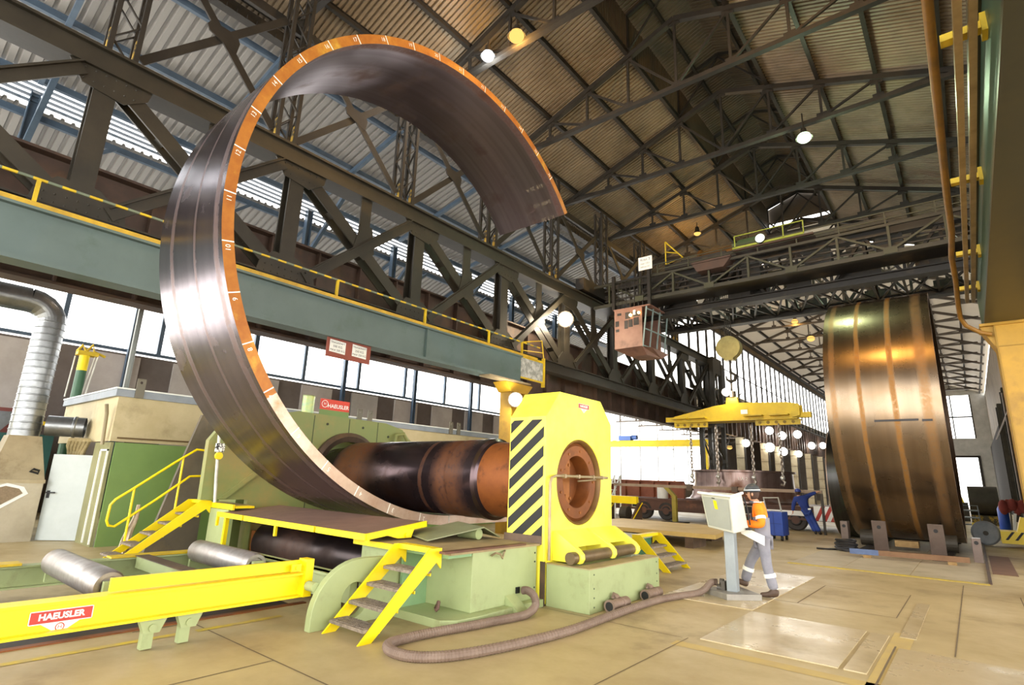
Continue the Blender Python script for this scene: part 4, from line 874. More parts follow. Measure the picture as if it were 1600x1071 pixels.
b = MB().lathe([(.78, -11.6), (.95, -11.6), (.95, -11.5), (.86, -11.45), (.74, -11.5)], (0, 7.92, 1.75), (1, 0, 0), 48); b.build('bearing_collar', mat('dark_collar', '#4a3f36', '#5e4c3e', 3, .5, .4), t, smooth=40)
b = MB().tube([(-11.5, 9.25, 2.45), (-11.45, 9.25, 2.75), (-11.4, 9.45, 2.8), (-11.4, 9.6, 2.62)], .05, 10); b.build('lifting_eye', grnd, t, smooth=40)
pp = mat('white_conduit', '#d9d8cf', '#b5b3a8', 3, .4)
b = MB().tube([(-11.45, 4.95, 1.12), (-11.45, 4.9, 1.6), (-11.45, 4.85, 2.2), (-11.45, 4.82, 2.6)], .03, 8); b.build('conduit', pp, t, smooth=40)
b = MB().cyl((-11.42, 4.86, 2.0), (-11.36, 4.86, 2.0), .07, 14); b.build('warning_lamp', yel, t, label='round yellow warning lamp'); b = MB().box(-11.42, -11.36, 4.78, 4.94, 2.08, 2.24); b.build('warning_plate', mat('checker_plate', '#f0f0ea', '#1b1b1b', 14, .5, lo=.49, hi=.51), t)
t = thing('maker_sign', 'small red and green maker sign standing on top of the green machine stand', 'sign', (-12, 7.7, 3.03))
MB().box(-12.03, -12.0, 7.3, 8.12, 3.24, 3.5).build('red_panel', mat('sign_red', '#d8432e', '#cf3d2a', 2, .5), t); MB().box(-12.03, -12.0, 7.3, 8.12, 3.04, 3.24).build('green_panel', grnp, t)
b = MB().text('HAEUSLER', (-12.0, 7.8, 3.34), (0, 1, 0), (0, 0, 1), .13, .004, bold=.003)
for i in range(16):
    a, d = 2 * pi * i / 16, 2 * pi * (i + 1) / 16; b.flat([(.09 * cos(a), .09 * sin(a)), (.09 * cos(d), .09 * sin(d)), (.075 * cos(d), .075 * sin(d)), (.075 * cos(a), .075 * sin(a))], (-12.0, 7.42, 3.38), (0, 1, 0), (0, 0, 1), .004)
b.text('H', (-12.0, 7.42, 3.38), (0, 1, 0), (0, 0, 1), .1, .004); b.build('lettering', white, t)
t = thing('oil_bottle', 'short green and yellow cylinder standing beside the maker sign', 'cylinder', (-12, 6.98, 3.03)); MB().cyl((-12, 6.98, 3.06), (-12, 6.98, 3.5), .14, 20).build('body', mat('glassy_green', '#8fb98f', '#c9cf73', 5, .25), t, smooth=40); MB().cyl((-12, 6.98, 3.5), (-12, 6.98, 3.52), .15, 20).build('cap', grnd, t)

# upper platform and its steps with handrail
tag(MB().prism([(4.6, 0), (4.66, .3), (5.05, 1.95), (5.3, 2.95), (5.62, 2.95), (5.62, 0)], 'x', -13.7, -13.6).build('side_panel', mat('grey_brown_sheet', '#6e6558', '#5d564b', 1.5, .6, .1, dirt='#7d6e55'), None, loc=(-13.65, 5.2, 0)), 'grey brown sheet panel between the green wall and the machine stand', 'panel')
t = thing('upper_platform', 'small yellow edged platform at the foot of the green machine stand', 'platform', (-12, 5.7, .95))
MB().box(-12.75, -11.2, 5.12, 5.62, 1.03, 1.07).build('deck', deckm, t); b = MB().box(-12.75, -10.95, 5.08, 5.12, 1.0, 1.1); b.build('edge_rail', yel, t)
MB().box(-11.2, -10.95, 5.13, 5.5, 1.03, 1.07).build('kick_plate', yel, t); MB().box(-11.9, -11.1, 5.08, 5.1, 0, .99).build('apron_sheet', grn, t); MB().box(-12.6, -12.5, 5.5, 5.6, 0, 1.03).build('support_post', grnd, t); MB().box(-11.3, -11.2, 5.5, 5.6, 0, 1.03).build('support_post', grnd, t)
s2 = steps('longer yellow steps with a tubular handrail up to the upper platform', -12.5, -11.9, 3.55, .2, 5, .17, .285)
b = MB()
hp = [(3.68, .64), (4.3, 1.12), (4.85, 1.58), (5.05, 1.59), (5.14, 1.62), (5.16, 1.75), (5.16, 2.0), (5.1, 2.12), (4.9, 2.13), (4.5, 1.83), (3.89, 1.34), (3.62, 1.13), (3.55, 1.03), (3.54, .75), (3.58, .66)]
b.tube([(-12.56, y, z) for y, z in hp], .024, 8, closed=True)
hrl = b.build('handrail', yel, s2, smooth=50, label='yellow tubular handrail')
for (y, zt, zb) in ((3.89, 1.34, .25), (4.67, 1.97, .8)): MB().cyl((-12.56, y, zb), (-12.56, y, zt), .022, 8).build('rail_post', yel, hrl)
b = MB(); random.seed(3)
rows = []
for i in range(9):
    u = i / 8; z = .02 + 1.0 * (1 - u); w2 = .05 + .2 * u
    rows.append([(-12.72 + .08 * sin(k * 1.9 + i * .5) * u, 3.93 + .13 * (1 - u) + w2 * (k / 5 - .5) + .02 * sin(i), z) for k in range(6)])
for r_ in rows: b.v += r_
for i in range(8):
    for k in range(5): b.f.append((i * 6 + k, i * 6 + k + 1, (i + 1) * 6 + k + 1, (i + 1) * 6 + k)); b.mi.append(0)
o = b.build('cloth_sack', mat('dirty_cloth', '#d8cfc0', '#a8947c', 4, .9), None, loc=(-12.7, 4, 0), smooth=60); sm = o.modifiers.new('thick', 'SOLIDIFY'); sm.thickness = .02; tag(o, 'crumpled pale cloth sack hanging beside the longer yellow steps', 'cloth')

# ---------------------------------------------------------------- soundproof enclosure behind the machine
begm = mat('beige_enclosure_panel', '#c4b690', '#b3a47c', .9, .6, 0, dirt='#8f7f5c', dscale=.7, dlo=.55, dhi=.75)
rimm = mat('grey_rim', '#8d949c', '#7d858d', 2, .45)
t = thing('machine_enclosure', 'long beige machine enclosure with a grey rim behind the rolls', 'enclosure', (-17, 11, 0))
b = MB().box(-15.06, -15.0, 4.05, 17.3, 2.28, 3.3).box(-19.5, -15.0, 3.98, 4.05, 2.28, 3.3); b.build('upper_wall', begm, t)
b = MB().box(-15.1, -14.94, 3.9, 17.4, 3.3, 3.47).box(-19.5, -15.1, 3.9, 4.06, 3.3, 3.47).box(-15.1, -14.9, 17.4, 17.5, 0, 3.47); b.build('rim_beam', rimm, t)
MB().box(-19.5, -14.92, 3.88, 17.42, 3.47, 3.5).build('roof_sheet', white, t)
b = MB().box(-15.05, -15.0, 4.1, 17.3, 0, 2.26); b.build('lower_wall', grnp, t, label='green lower wall')
b = MB().box(-16.2, -15.05, 4.02, 4.08, 0, 2.26); b.build('side_wall', mat('olive_panel', '#8d8a62', '#7b7a54', 1.5, .6), t)
b = MB().box(-15.62, -15.58, 3.99, 4.02, .05, 2.1).box(-15.12, -15.08, 3.99, 4.02, .05, 2.1).box(-15.62, -15.08, 3.99, 4.02, 2.06, 2.1); b.build('doorway_frame', white, t)
b = MB().tube([(-14.97, 4.1, 2.36), (-14.97, 9, 2.4), (-14.97, 17, 2.4)], .02, 6).tube([(-14.97, 6.3, 2.4), (-14.97, 6.3, 3.2)], .01, 6).tube([(-14.97, 6.45, 2.4), (-14.97, 6.45, 3.2)], .01, 6); b.build('cable_run', mat('brown_cable', '#6b5638', None), t)
for y in (4.35, 10.5, 10.9, 14.6, 15.0): MB().holed([(y - .09, 3.3), (y + .09, 3.3), (y + .09, 3.75), (y - .09, 3.75)], (y, 3.66), .035, 'x', -14.93, -14.9, 12).build('lifting_lug', mat('lug_grey', '#6f6a5c', None, rough=.6), t)
b = MB().tube([(-15.2, 3.9, 2.2), (-15.15, 3.85, 2.9), (-15.1, 3.8, 3.1)], .04, 8); b.build('corner_pipe', mat('corner_pipe', '#8c8168', None, rough=.4, metal=.4), t, smooth=40)
# open white door, its frame
t = thing('open_door', 'white steel door with black handle standing open beside the green wall', 'door', (-16.4, 4.0, 0))
ang = atan2(3.45 - 4.13, -16.95 + 16.36); d = V((cos(ang), sin(ang), 0)); p0 = V((-16.36, 4.13, 0)); n_ = V((-d.y, d.x, 0))
def panel(mb, u0, u1, z0, z1, o0, o1):
    P = [p0 + d * u + n_ * o for u in (u0, u1) for o in (o0, o1)]; 
    vs = [(p.x, p.y, z) for z in (z0, z1) for p in P]; return mb.add(vs, [(0, 1, 3, 2), (4, 6, 7, 5), (0, 4, 5, 1), (1, 5, 7, 3), (3, 7, 6, 2), (2, 6, 4, 0)])
sgn = 1
panel(MB(), 0, .9, .01, 1.96, -.03, .03).build('door_leaf', mat('door_white', '#b3bab7', '#aab1ae', 2, .4), t, bevel=.004)
b = panel(MB(), .8, .86, .95, 1.12, .03, .045); panel(b, .8, .83, .95, 1.12, -.045, -.03); panel(b, .68, .86, 1.06, 1.09, -.09, -.06); panel(b, .68, .86, 1.06, 1.09, .06, .09); panel(b, .82, .85, 1.06, 1.09, -.09, .09); b.build('door_handle', black, t)
b = panel(MB(), -.06, -.01, .2, .32, -.04, .04); panel(b, -.06, -.01, 1.7, 1.82, -.04, .04); b.build('hinge', white, t)
MB().box(-16.34, -16.24, 4.12, 4.22, 0, 2.02).build('door_post', white, t)
# ribbed hose bundle above the door
t = thing('hose_bundle', 'bundle of ribbed beige hoses bending down behind the open white door', 'hoses', (-17, 3.9, 0))
for i in range(6): MB().tube([(-16.2 - .05 * i, 3.88 - .06 * i, 2.31), (-16.26 - .05 * i, 3.89 - .06 * i, 2.27), (-16.42 - .06 * i, 3.9 - .055 * i, 2.17), (-16.62 - .075 * i, 3.92 - .04 * i, 2.07), (-16.82 - .08 * i, 3.93 - .02 * i, 1.72)], .05, 8).build('hose', mat('beige_hose', '#b0a078', '#94855f', 6, .6), t, smooth=40)
MB().box(-17.5, -16.76, 3.8, 3.97, 0, 1.7).build('hose_box', mat('grey_box', '#77756c', None, rough=.6), t)

# ---------------------------------------------------------------- exhaust hood and ducts
hoodm = mat('hood_sheet', '#a99b7c', '#94876a', 1.5, .4, .4, dirt='#7a6a4e', dscale=1.5)
t = thing('exhaust_hood', 'beige sheet metal exhaust hood on a machine box beside the white door', 'hood', (-17.3, 2.6, 0))
b = MB(); B4 = [(-17.75, 2.35), (-16.85, 2.35), (-16.85, 3.35), (-17.75, 3.35)]; T4 = [(-17.6, 2.55), (-17.0, 2.55), (-17.0, 3.15), (-17.6, 3.15)]
b.add([(x, y, 1.36) for x, y in B4] + [(x, y, 2.35) for x, y in T4], [(0, 1, 5, 4), (1, 2, 6, 5), (2, 3, 7, 6), (3, 0, 4, 7), (3, 2, 1, 0)]); b.build('hood_cone', hoodm, t)
b = MB().tube([(-16.86, 3.05, 1.55), (-16.8, 3.1, 1.6), (-16.8, 3.2, 1.57), (-16.84, 3.2, 1.5)], .025, 8, closed=True); b.build('inspection_ring', black, t)
b = MB().box(-18.6, -16.82, 0.6, 3.34, .0, 1.36); b.build('machine_box', mat('box_sheet', '#b3aa96', '#9f9681', 1.3, .35, .4), t)
b = MB().box(-18.7, -16.79, .5, 3.36, 1.28, 1.36); b.build('box_ledge', hoodm, t)
hexp = [(1.3, .35), (2.5, .6), (3.1, 1.05), (3.0, 1.2), (2.7, 1.28), (1.3, .8)]
MB().prism(hexp, 'x', -16.815, -16.79).build('guard_frame', white, t); MB().prism([(1.35, .42), (2.46, .66), (3.0, 1.06), (2.92, 1.16), (2.68, 1.22), (1.35, .76)], 'x', -16.79, -16.78).build('guard_mesh', mat('brown_mesh', '#8d7a60', '#7a6850', 30, .6), t)
t = thing('exhaust_duct', 'fat shiny spiral steel duct rising from the hood and bending along the wall', 'duct', (-17.3, 2.85, 2.35))
cx, cy, rr = -17.3, 2.85, .3
prof = []; z = 2.35
while z < 5.1: prof += [(rr, z), (rr, z + .13), (rr + .012, z + .14), (rr + .012, z + .155)]; z += .165
MB().lathe(prof, (cx, cy, 0), (0, 0, 1), 32).build('riser', galv, t, smooth=35)
pts = [(cx, cy, 5.1)] + [(cx, cy - .5 + .5 * cos(rad(a)), 5.1 + .5 * sin(rad(a))) for a in (18, 36, 54, 72, 90)]
for p, q in zip(pts, pts[1:]): pass
MB().tube(pts, rr, 32, caps=False).build('elbow', galv, t)
prof = []; y = 0
while y < 8: prof += [(rr, y), (rr, y + .6), (rr + .015, y + .61), (rr + .015, y + .64)]; y += .66
MB().lathe(prof, (cx, cy - .5, 5.6), (0, -1, 0), 32).build('run', galv, t, smooth=35)
t = thing('exhaust_duct', 'short fat steel branch duct between the riser and the beige enclosure', 'duct', (-16.6, 3.2, 2.6)); 
MB().lathe([(.24, 0), (.24, .5), (.26, .52), (.26, .56), (.24, .58), (.24, .74)], (-17.07, 3.2, 2.62), (.35, .94, 0), 28).build('branch', galv, t, smooth=35)
t = thing('exhaust_duct', 'second steel duct with a sloping transition standing behind the beige hood', 'duct', (-19.0, 2.3, 0)); MB().box(-19.6, -18.9, 1.6, 2.5, 0, 2.3).build('lower_box', galv, t); MB().add([(-19.6, 1.6, 2.3), (-18.9, 1.6, 2.3), (-18.9, 2.5, 2.3), (-19.6, 2.5, 2.3), (-19.5, 2.4, 3.0), (-19.0, 2.4, 3.0), (-19.0, 3.0, 3.0), (-19.5, 3.0, 3.0)], [(0, 1, 5, 4), (1, 2, 6, 5), (2, 3, 7, 6), (3, 0, 4, 7), (4, 5, 6, 7)]).build('transition', galv, t)
b = MB()
for k in range(5): b.box(-18.9, -18.88, 1.6, 2.5, .3 + .4 * k, .34 + .4 * k)
b.build('seam', galv, t)
# mast with yellow head behind the enclosure
t = thing('hydraulic_mast', 'dark green mast with a yellow hooked head behind the grey rim', 'mast', (-19.8, 4.6, 0))
MB().cyl((-19.8, 4.2, 0), (-19.8, 4.2, 4.4), .13, 16).build('mast_tube', mat('mast_green', '#2f5a3c', None, rough=.4), t, smooth=40); MB().cyl((-19.8, 4.2, 4.4), (-19.8, 4.2, 4.95), .13, 16).build('yellow_section', yel, t, smooth=40)
b = MB().tube([(-19.8, 4.0, 4.95), (-19.8, 4.1, 5.15), (-19.8, 4.2, 5.0)], .04, 8).tube([(-19.8, 4.2, 4.95), (-19.8, 4.35, 5.2), (-19.8, 4.4, 5.0), (-19.8, 4.7, 4.9)], .04, 8).box(-19.95, -19.65, 4.0, 4.5, 4.85, 4.97); b.build('hook_head', ylwd, t, smooth=40)
b = MB().cyl((-19.75, 4.45, 4.9), (-19.75, 4.3, 3.6), .02, 6).cyl((-19.7, 4.5, 4.9), (-19.7, 4.38, 3.6), .02, 6).cyl((-19.8, 3.98, 4.8), (-19.8, 3.95, 3.6), .02, 6); b.build('stay_rod', pp, t)
b = MB().ibeam((-15.3, 4.15, 3.502), (-15.3, 4.15, 6.2), .1, .1, .01, .01, (0, 1, 0)); tag(b.build('steel_upright', mat('grey_upright', '#8b8f8c', None, rough=.5, metal=.3), None, loc=(-15.3, 4.15, 3.5)), 'thin grey steel upright standing on the corner of the enclosure', 'post')
# machines far behind the hood
t = thing('far_machine', 'dark teal machine with a yellow guard rail behind the ducts', 'machine', (-24, 2, 0))
MB().box(-25.5, -22.7, -2, 4.5, 0, 2.6).build('body', mat('teal_paint', '#2c5a55', '#244c48', 1, .5), t); MB().box(-24.6, -23.4, 2.5, 4.2, 2.6, 3.4).build('gear_housing', mat('maroon_housing', '#6b3330', None, rough=.5), t)
b = MB().box(-22.8, -22.7, -2, 4.5, 2.9, 3.02)
for y in (-1.5, 1, 3.4): b.box(-22.8, -22.7, y, y + .1, 2.6, 3.4)
b.build('guard_rail', ylwd, t)
t = thing('yellow_upright', 'bright yellow machine upright at the very edge beside the exhaust duct', 'machine upright', (-17.6, 1.4, 0)); MB().box(-18.2, -17.75, 1.0, 1.6, 1.37, 3.6).build('post', yel, t)
MB().box(-18.25, -17.72, .95, 1.65, 3.6, 3.68).build('cap', yel, t)
# ---------------------------------------------------------------- steps and box on the far side of the end frame
t = thing('machine_box', 'dark green machine box behind the yellow end frame, beside the steps', 'machine box', (-6.6, 11.4, 0))
MB().box(-7.8, -5.9, 10.3, 12.4, 0, .56).build('box_body', mat('deep_green_paint', '#3f7a5c', '#386f53', 1, .4), t); MB().box(-7.8, -5.85, 10.3, 12.45, .56, .6).build('top_plate', mat('grey_top', '#a8a998', None, rough=.5), t)
b = MB()
for y in (10.55, 10.85): b.tube([(-5.82, y, .1), (-5.8, y, .45), (-5.78, y + .1, .5), (-5.76, y + .18, .45), (-5.74, y + .18, .1)], .02, 8)
b.build('hose_loop', pp, t, smooth=40)
s = steps('yellow steps going down beyond the yellow end frame towards the console', -.5, .5, 0, .12, 3, .16, .22); s.location = (-5.08, 11.85, 0); s.rotation_euler = (0, 0, pi / 2)
b = MB(); b.cyl((-6.4, 12.7, .3), (-6.1, 12.6, .64), .03, 8).box(-6.6, -5.9, 12.4, 12.75, .6, .66); 
# pale thick plate on blocks
t = thing('steel_slab', 'wide pale yellowish steel plate lying on blocks behind the console', 'steel plate', (-8.2, 17.9, .3))
MB().prism([(-10.6, 15.8), (-5.75, 16.15), (-6.05, 17.9), (-6.4, 19.8), (-10.6, 19.8)], 'z', .3, .42).build('slab', mat('sandy_steel', '#c9ad6c', '#b89a58', 1.2, .5, .2), t)
bl = None
for i, (x, y) in enumerate(((-6.5, 16.6), (-8.4, 16.6), (-10.2, 16.6), (-6.9, 19.2), (-10.2, 19.2))):
    o = MB().box(x - .12, x + .12, y - .5, y + .5, 0, .3).build('support_block', mat('dark_timber', '#5a4632', '#463626', 3, .8), None, loc=(x, y, 0)); tag(o, 'dark timber block under the pale steel plate, %s of five' % NTH[i], 'block', 'timber blocks under the steel plate')

# ---------------------------------------------------------------- control console and hose
t = thing('control_console', 'grey control console box on a square post with a flat foot plate', 'console', (-3.25, 9.85, 0))
silv = mat('silver_paint', '#949b9e', '#868d90', 2, .4, .2)
MB().box(-3.33, -3.17, 9.74, 9.9, .1, 1.08).build('post', silv, t, bevel=.006)
b = MB().prism([(-3.78, 9.82), (-3.24, 9.46), (-2.82, 9.86), (-3.3, 10.35)], 'z', .01, .1); b.build('foot_plate', mat('dusty_plate', '#9a958a', '#87827a', 3, .5, .3), t, bevel=.005)
pan = MB().add([(-3.56, 9.66, 1.08), (-3.1, 9.56, 1.02), (-2.98, 9.96, 1.06), (-3.44, 10.1, 1.1), (-3.65, 9.64, 1.62), (-3.12, 9.54, 1.58), (-3.02, 9.82, 1.64), (-3.56, 9.98, 1.66)], [(3, 2, 1, 0), (4, 5, 6, 7), (0, 1, 5, 4), (1, 2, 6, 5), (2, 3, 7, 6), (3, 0, 4, 7)]).build('console_box', mat('console_grey', '#c2c2b4', '#b7b7a9', 2, .4), t, bevel=.012)
fr = [V((-3.565, 9.655, 1.08)), V((-3.1, 9.553, 1.02)), V((-3.12, 9.533, 1.58)), V((-3.655, 9.635, 1.62))]
nn = (fr[1] - fr[0]).cross(fr[3] - fr[0]).normalized(); c_ = sum(fr, V()) / 4
b = MB(); q = [c_ + (p - c_) * .86 + nn * .006 for p in fr]; b.add(q, [(0, 1, 2, 3)]); b.build('rear_panel', mat('panel_grey', '#989b92', '#8f9289', 2, .5), pan)
b = MB(); e1 = (fr[1] - fr[0]).normalized(); e2 = (fr[3] - fr[0]).normalized()
b.add([c_ + e1 * a + e2 * d_ + nn * .009 for a, d_ in ((-.03, .06), (.03, .06), (.03, .2), (-.03, .2))], [(0, 1, 2, 3)]); b.build('yellow_label', yel, pan); b = MB().add([c_ + e1 * a + e2 * d_ + nn * .009 for a, d_ in ((-.05, .225), (.01, .225), (.01, .24), (-.05, .24))], [(0, 1, 2, 3)]); b.build('lock', black, pan)
b = MB().tube([(-3.68, 9.6, 1.64), (-3.1, 9.5, 1.6), (-3.0, 9.8, 1.66)], .022, 8); b.build('top_trim', white, t, smooth=40)
b = MB().tube([(-3.0, 9.85, 1.6), (-2.97, 9.9, 1.4), (-2.95, 9.93, 1.15)], .012, 6).box(-3.0, -2.93, 9.84, 9.95, 1.07, 1.1); b.build('keyboard_shelf', black, t)
b = MB().cyl((-3.5, 9.82, .12), (-3.4, 9.82, .12), .06, 14).box(-3.42, -3.36, 9.74, 9.9, .1, .24).cyl((-3.46, 9.82, .22), (-3.4, 9.82, .22), .05, 12); b.build('plug', mat('plug_dark', '#4a443c', None, rough=.5), t)
hp = [(-5.03, 6.5, .26), (-4.94, 6.5, .27), (-4.82, 6.48, .22), (-4.75, 6.42, .12), (-4.72, 6.2, .055), (-4.74, 5.9, .05), (-4.79, 5.6, .05), (-4.84, 5.2, .05), (-4.92, 4.8, .05), (-4.96, 4.4, .05), (-4.92, 4.1, .05), (-4.7, 3.97, .05), (-4.42, 4.02, .05), (-4.2, 4.3, .05), (-4.05, 4.8, .05), (-3.95, 5.4, .05), (-3.9, 6.0, .05), (-3.92, 6.7, .05), (-3.94, 7.4, .05), (-3.94, 8.0, .05), (-3.92, 8.5, .05), (-3.82, 9.0, .05), (-3.7, 9.4, .055), (-3.64, 9.6, .1), (-3.6, 9.74, .18), (-3.56, 9.81, .2), (-3.51, 9.82, .2)]
def smooth_path(p, m=6):
    out = []; p = [V(x) for x in p]
    for i in range(len(p) - 1):
        a, b_, c, d_ = p[max(0, i - 1)], p[i], p[i + 1], p[min(len(p) - 1, i + 2)]
        for k in range(m):
            u = k / m; out.append(.5 * ((2 * b_) + (c - a) * u + (2 * a - 5 * b_ + 4 * c - d_) * u * u + (3 * b_ - a - 3 * c + d_) * u ** 3))
    return out + [p[-1]]
sp = smooth_path(hp, 24); rr = [.05 + (.0035 if i % 2 else -.0015) for i in range(len(sp))]
b = MB().tube(sp, rr, 12); tag(b.build('ribbed_hose', mat('brown_hose', '#7d6a5c', '#6c594c', 4, .6), None, loc=(-4.5, 5, 0)), 'thick brown ribbed hose looping over the floor from the cabinet to the console', 'hose')

# ---------------------------------------------------------------- transporter with the flanged ring, lifting beam
t = thing('transporter', 'long rusty brown flat trailer with red and white end boards behind the workers', 'trailer', (-9.3, 28.3, 0))
tb = mat('trailer_brown', '#5e3d2b', '#4d3224', 1.2, .55, .1, dirt='#8a5a38', dscale=1)
MB().box(-16.5, -4.5, 27.0, 30.8, .5, .95).build('bed', tb, t); b = MB().box(-16.5, -4.45, 26.9, 30.9, .95, 1.02).box(-16.5, -4.45, 26.92, 27, .44, .52); b.build('side_rail', tb, t)
for x, m_ in ((-15.9, 0), (-4.9, 1)):
    b = MB().box(x - .45, x + .45, 26.86, 26.9, .46, 1.06); bo = b.build('warning_board', white, t); b = MB()
    for k in range(4):
        u = -.45 + k * .3; P = [(u, -.3), (u + .15, -.3), (u + .15 + .3, .3), (u + .3, .3)]; P = [(max(-.45, min(.45, a)), c) for a, c in P]; b.flat(P, (x, 26.86, .76), (1, 0, 0), (0, 0, 1), .004)
    b.build('red_stripe', redp, bo)
MB().box(-7.4, -5.4, 26.88, 26.9, .62, .82).build('white_strip', white, t)
for x in (-6.1, -7.3, -8.5, -12, -13.2):
    w_ = MB().lathe([(0, 0), (.2, 0), (.24, .06), (.4, .03), (.44, .08), (.44, .3), (.38, .34), (0, .34)], (x, 26.95, .44), (0, 1, 0), 28).build('wheel', mat('tyre', '#2b2724', '#39332e', 3, .7), t, smooth=35); MB().cyl((x, 26.93, .44), (x, 26.96, .44), .16, 16).build('hub', tb, w_)
for x in (-13.6, -9.8, -8.0): b = MB().box(x - .2, x + .2, 26.84, 26.88, .54, .92).build('hatch', mat('hatch_frame', '#b5a98e', None), t); MB().box(x - .15, x + .15, 26.83, 26.84, .58, .88).build('hatch_hole', black, b)
fl = banded('flange_steel', ('#94807a', '#806c66'), '#7a4c30', [(.4, .2, .5)], .3, .75, axis=2, dirt='#6b4630')
t = thing('flanged_ring', 'big brown steel ring with flange standing on the trailer', 'steel ring', (-8.9, 29.2, 1.02))
MB().lathe([(2.4, 1.03), (2.75, 1.03), (2.75, 1.1), (2.55, 1.13), (2.42, 1.3), (2.33, 1.8), (2.3, 2.4), (2.42, 2.42), (2.42, 2.5), (2.2, 2.5), (2.2, 1.03), (2.4, 1.03)], (-8.9, 29.2, 0), (0, 0, 1), 72).build('ring_body', fl, t, smooth=30)
for a in (-100, -60, -140): MB().bar((-8.9 + 2.34 * cos(rad(a)), 29.2 + 2.34 * sin(rad(a)), 1.7), (-8.9 + 2.34 * cos(rad(a)), 29.2 + 2.34 * sin(rad(a)), 2.35), .06, .03, (0, 1, 0)).build('weld_seam', mat('bare_seam', '#b3a596', None, rough=.4, metal=.5), t)
MB().text('1 A 2', (-8.2, 26.93, 2.1), (1, .3, 0), (0, 0, 1), .2, .02).build('chalk_lettering', chalk, t)
lyel = mat('lifting_yellow', '#e0c21c', '#cfae1a', 1.5, .45, 0, dirt='#9c8322')
t = thing('lifting_beam', 'long yellow lifting beam hanging over the flanged ring with chains', 'lifting beam', (-8.4, 27.0, 4.5))
b = MB()
for yy in (26.7, 27.3): b.prism([(-11.3, 4.95), (-11.2, 4.8), (-10.6, 4.78), (-5.9, 4.78), (-5.5, 4.9), (-5.5, 5.4), (-6.0, 5.5), (-8.3, 5.6), (-9.2, 5.5), (-11.3, 5.05)], 'y', yy - .03, yy + .03)
b.build('side_plate', lyel, t); MB().box(-11.8, -5.1, 26.85, 27.15, 4.82, 5.05).build('core_beam', lyel, t)
b = MB().box(-11.2, -5.6, 26.5, 27.5, 4.74, 4.78); b.build('flange', lyel, t)
pl = MB().box(-11.3, -9.6, 26.72, 26.78, 4.5, 4.76).box(-7.4, -5.5, 26.72, 26.78, 4.5, 4.76).build('hole_plate', lyel, t); b = MB()
for x in (-11.1, -10.75, -10.4, -10.05, -9.75, -7.2, -6.85, -6.5, -6.15, -5.8): b.cyl((x, 26.7, 4.63), (x, 26.72, 4.63), .07, 14)
b.build('eyelet', mat('eyelet_dark', '#8a6f1c', None), pl); b = MB()
for x in (-10.8, -9.9, -7.3, -6.2): b.box(x - .5, x + .3, 26.3, 26.7, 4.9, 4.96)
b.build('step_bracket', lyel, t); MB().box(-8.0, -7.7, 26.66, 26.67, 5.05, 5.25).build('data_plate', white, t)
b = MB().prism([(-8.75, 5.55), (-8.15, 5.55), (-8.2, 5.9), (-8.7, 5.9)], 'y', 26.9, 27.1); b.build('hanger_lug', lyel, t)
b = MB().lathe([(0, 0), (.18, 0), (.18, .3), (0, .3)], (-8.45, 27, 5.9), (0, 0, 1), 18).tube([(-8.45, 27, 6.2), (-8.45, 27, 8.0)], .04, 8); b.build('swivel', mat('swivel_steel', '#5c5142', None, metal=.5, rough=.4), t, smooth=40)
b = MB()
for dx in (-.1, .1): b.cyl((-8.45 + dx, 27, 7.4), (-8.45 + dx, 26.0, 9.2), .016, 6)
b.build('wire_rope', ropem, t)
chm = mat('chain_steel', '#a8a198', '#85796c', 6, .35, .7)
for i, (x, nm) in enumerate(((-10.45, 'first from the yellow end frame'), (-9.2, 'hanging like a thick twisted rope'), (-7.6, 'behind the worker in orange'), (-6.4, 'beside the big rolled ring'))):
    t = thing('lifting_chain', 'steel lifting chain under the yellow beam, ' + nm, 'chain', (x, 26.65, 2.1), 'lifting chains')
    b = MB()
    for k in range(16): b.tube([(x + .05 * (k % 2) * cos(a), 26.66 + .05 * (1 - k % 2) * cos(a) - .0, 4.45 - k * .15 + .1 * sin(a)) for a in [2 * pi * q / 8 for q in range(8)]], .028 if i != 1 else .045, 5, closed=True)
    b.build('chain_links', chm, t, smooth=50); b = MB().tube([(x, 26.6, 2.1), (x + .1, 26.56, 1.98), (x + .05, 26.56, 1.86), (x - .08, 26.58, 1.9)], .05, 8); b.build('grab_hook', chm, t, smooth=40); MB().sphere((x, 26.6, 2.17), .1, 10, 8).build('shackle', mat('bright_shackle', '#d6d6d0', None, rough=.3, metal=.6), t, smooth=40)
# long brown beam on a stand
t = thing('guide_beam', 'long thin brown steel beam at head height in front of the flanged ring', 'steel beam', (-9.2, 25.7, 1.6))
MB().box(-14.2, -4.75, 25.66, 25.78, 1.58, 1.71).build('bar', mat('tan_beam', '#98826a', '#83705a', 2, .5), t); MB().box(-10.35, -10.1, 25.6, 25.84, 1.5, 1.75).box(-8.3, -8.05, 25.6, 25.84, 1.5, 1.74).build('clamp', mat('clamp_dark', '#57493c', None), t)
MB().box(-11.1, -10.9, 25.62, 25.82, 0, 1.2).prism([(-11.1, 1.2), (-10.9, 1.2), (-11.25, 1.58), (-11.5, 1.58)], 'y', 25.62, 25.82).build('stand', mat('olive_yellow', '#9a8a2e', '#847626', 2, .5), t); MB().box(-11.5, -10.5, 25.3, 26.2, 0, .06).build('stand_foot', dark, t)
MB().box(-4.82, -4.74, 25.66, 25.78, 0, 1.58).build('end_stand', dark, t)
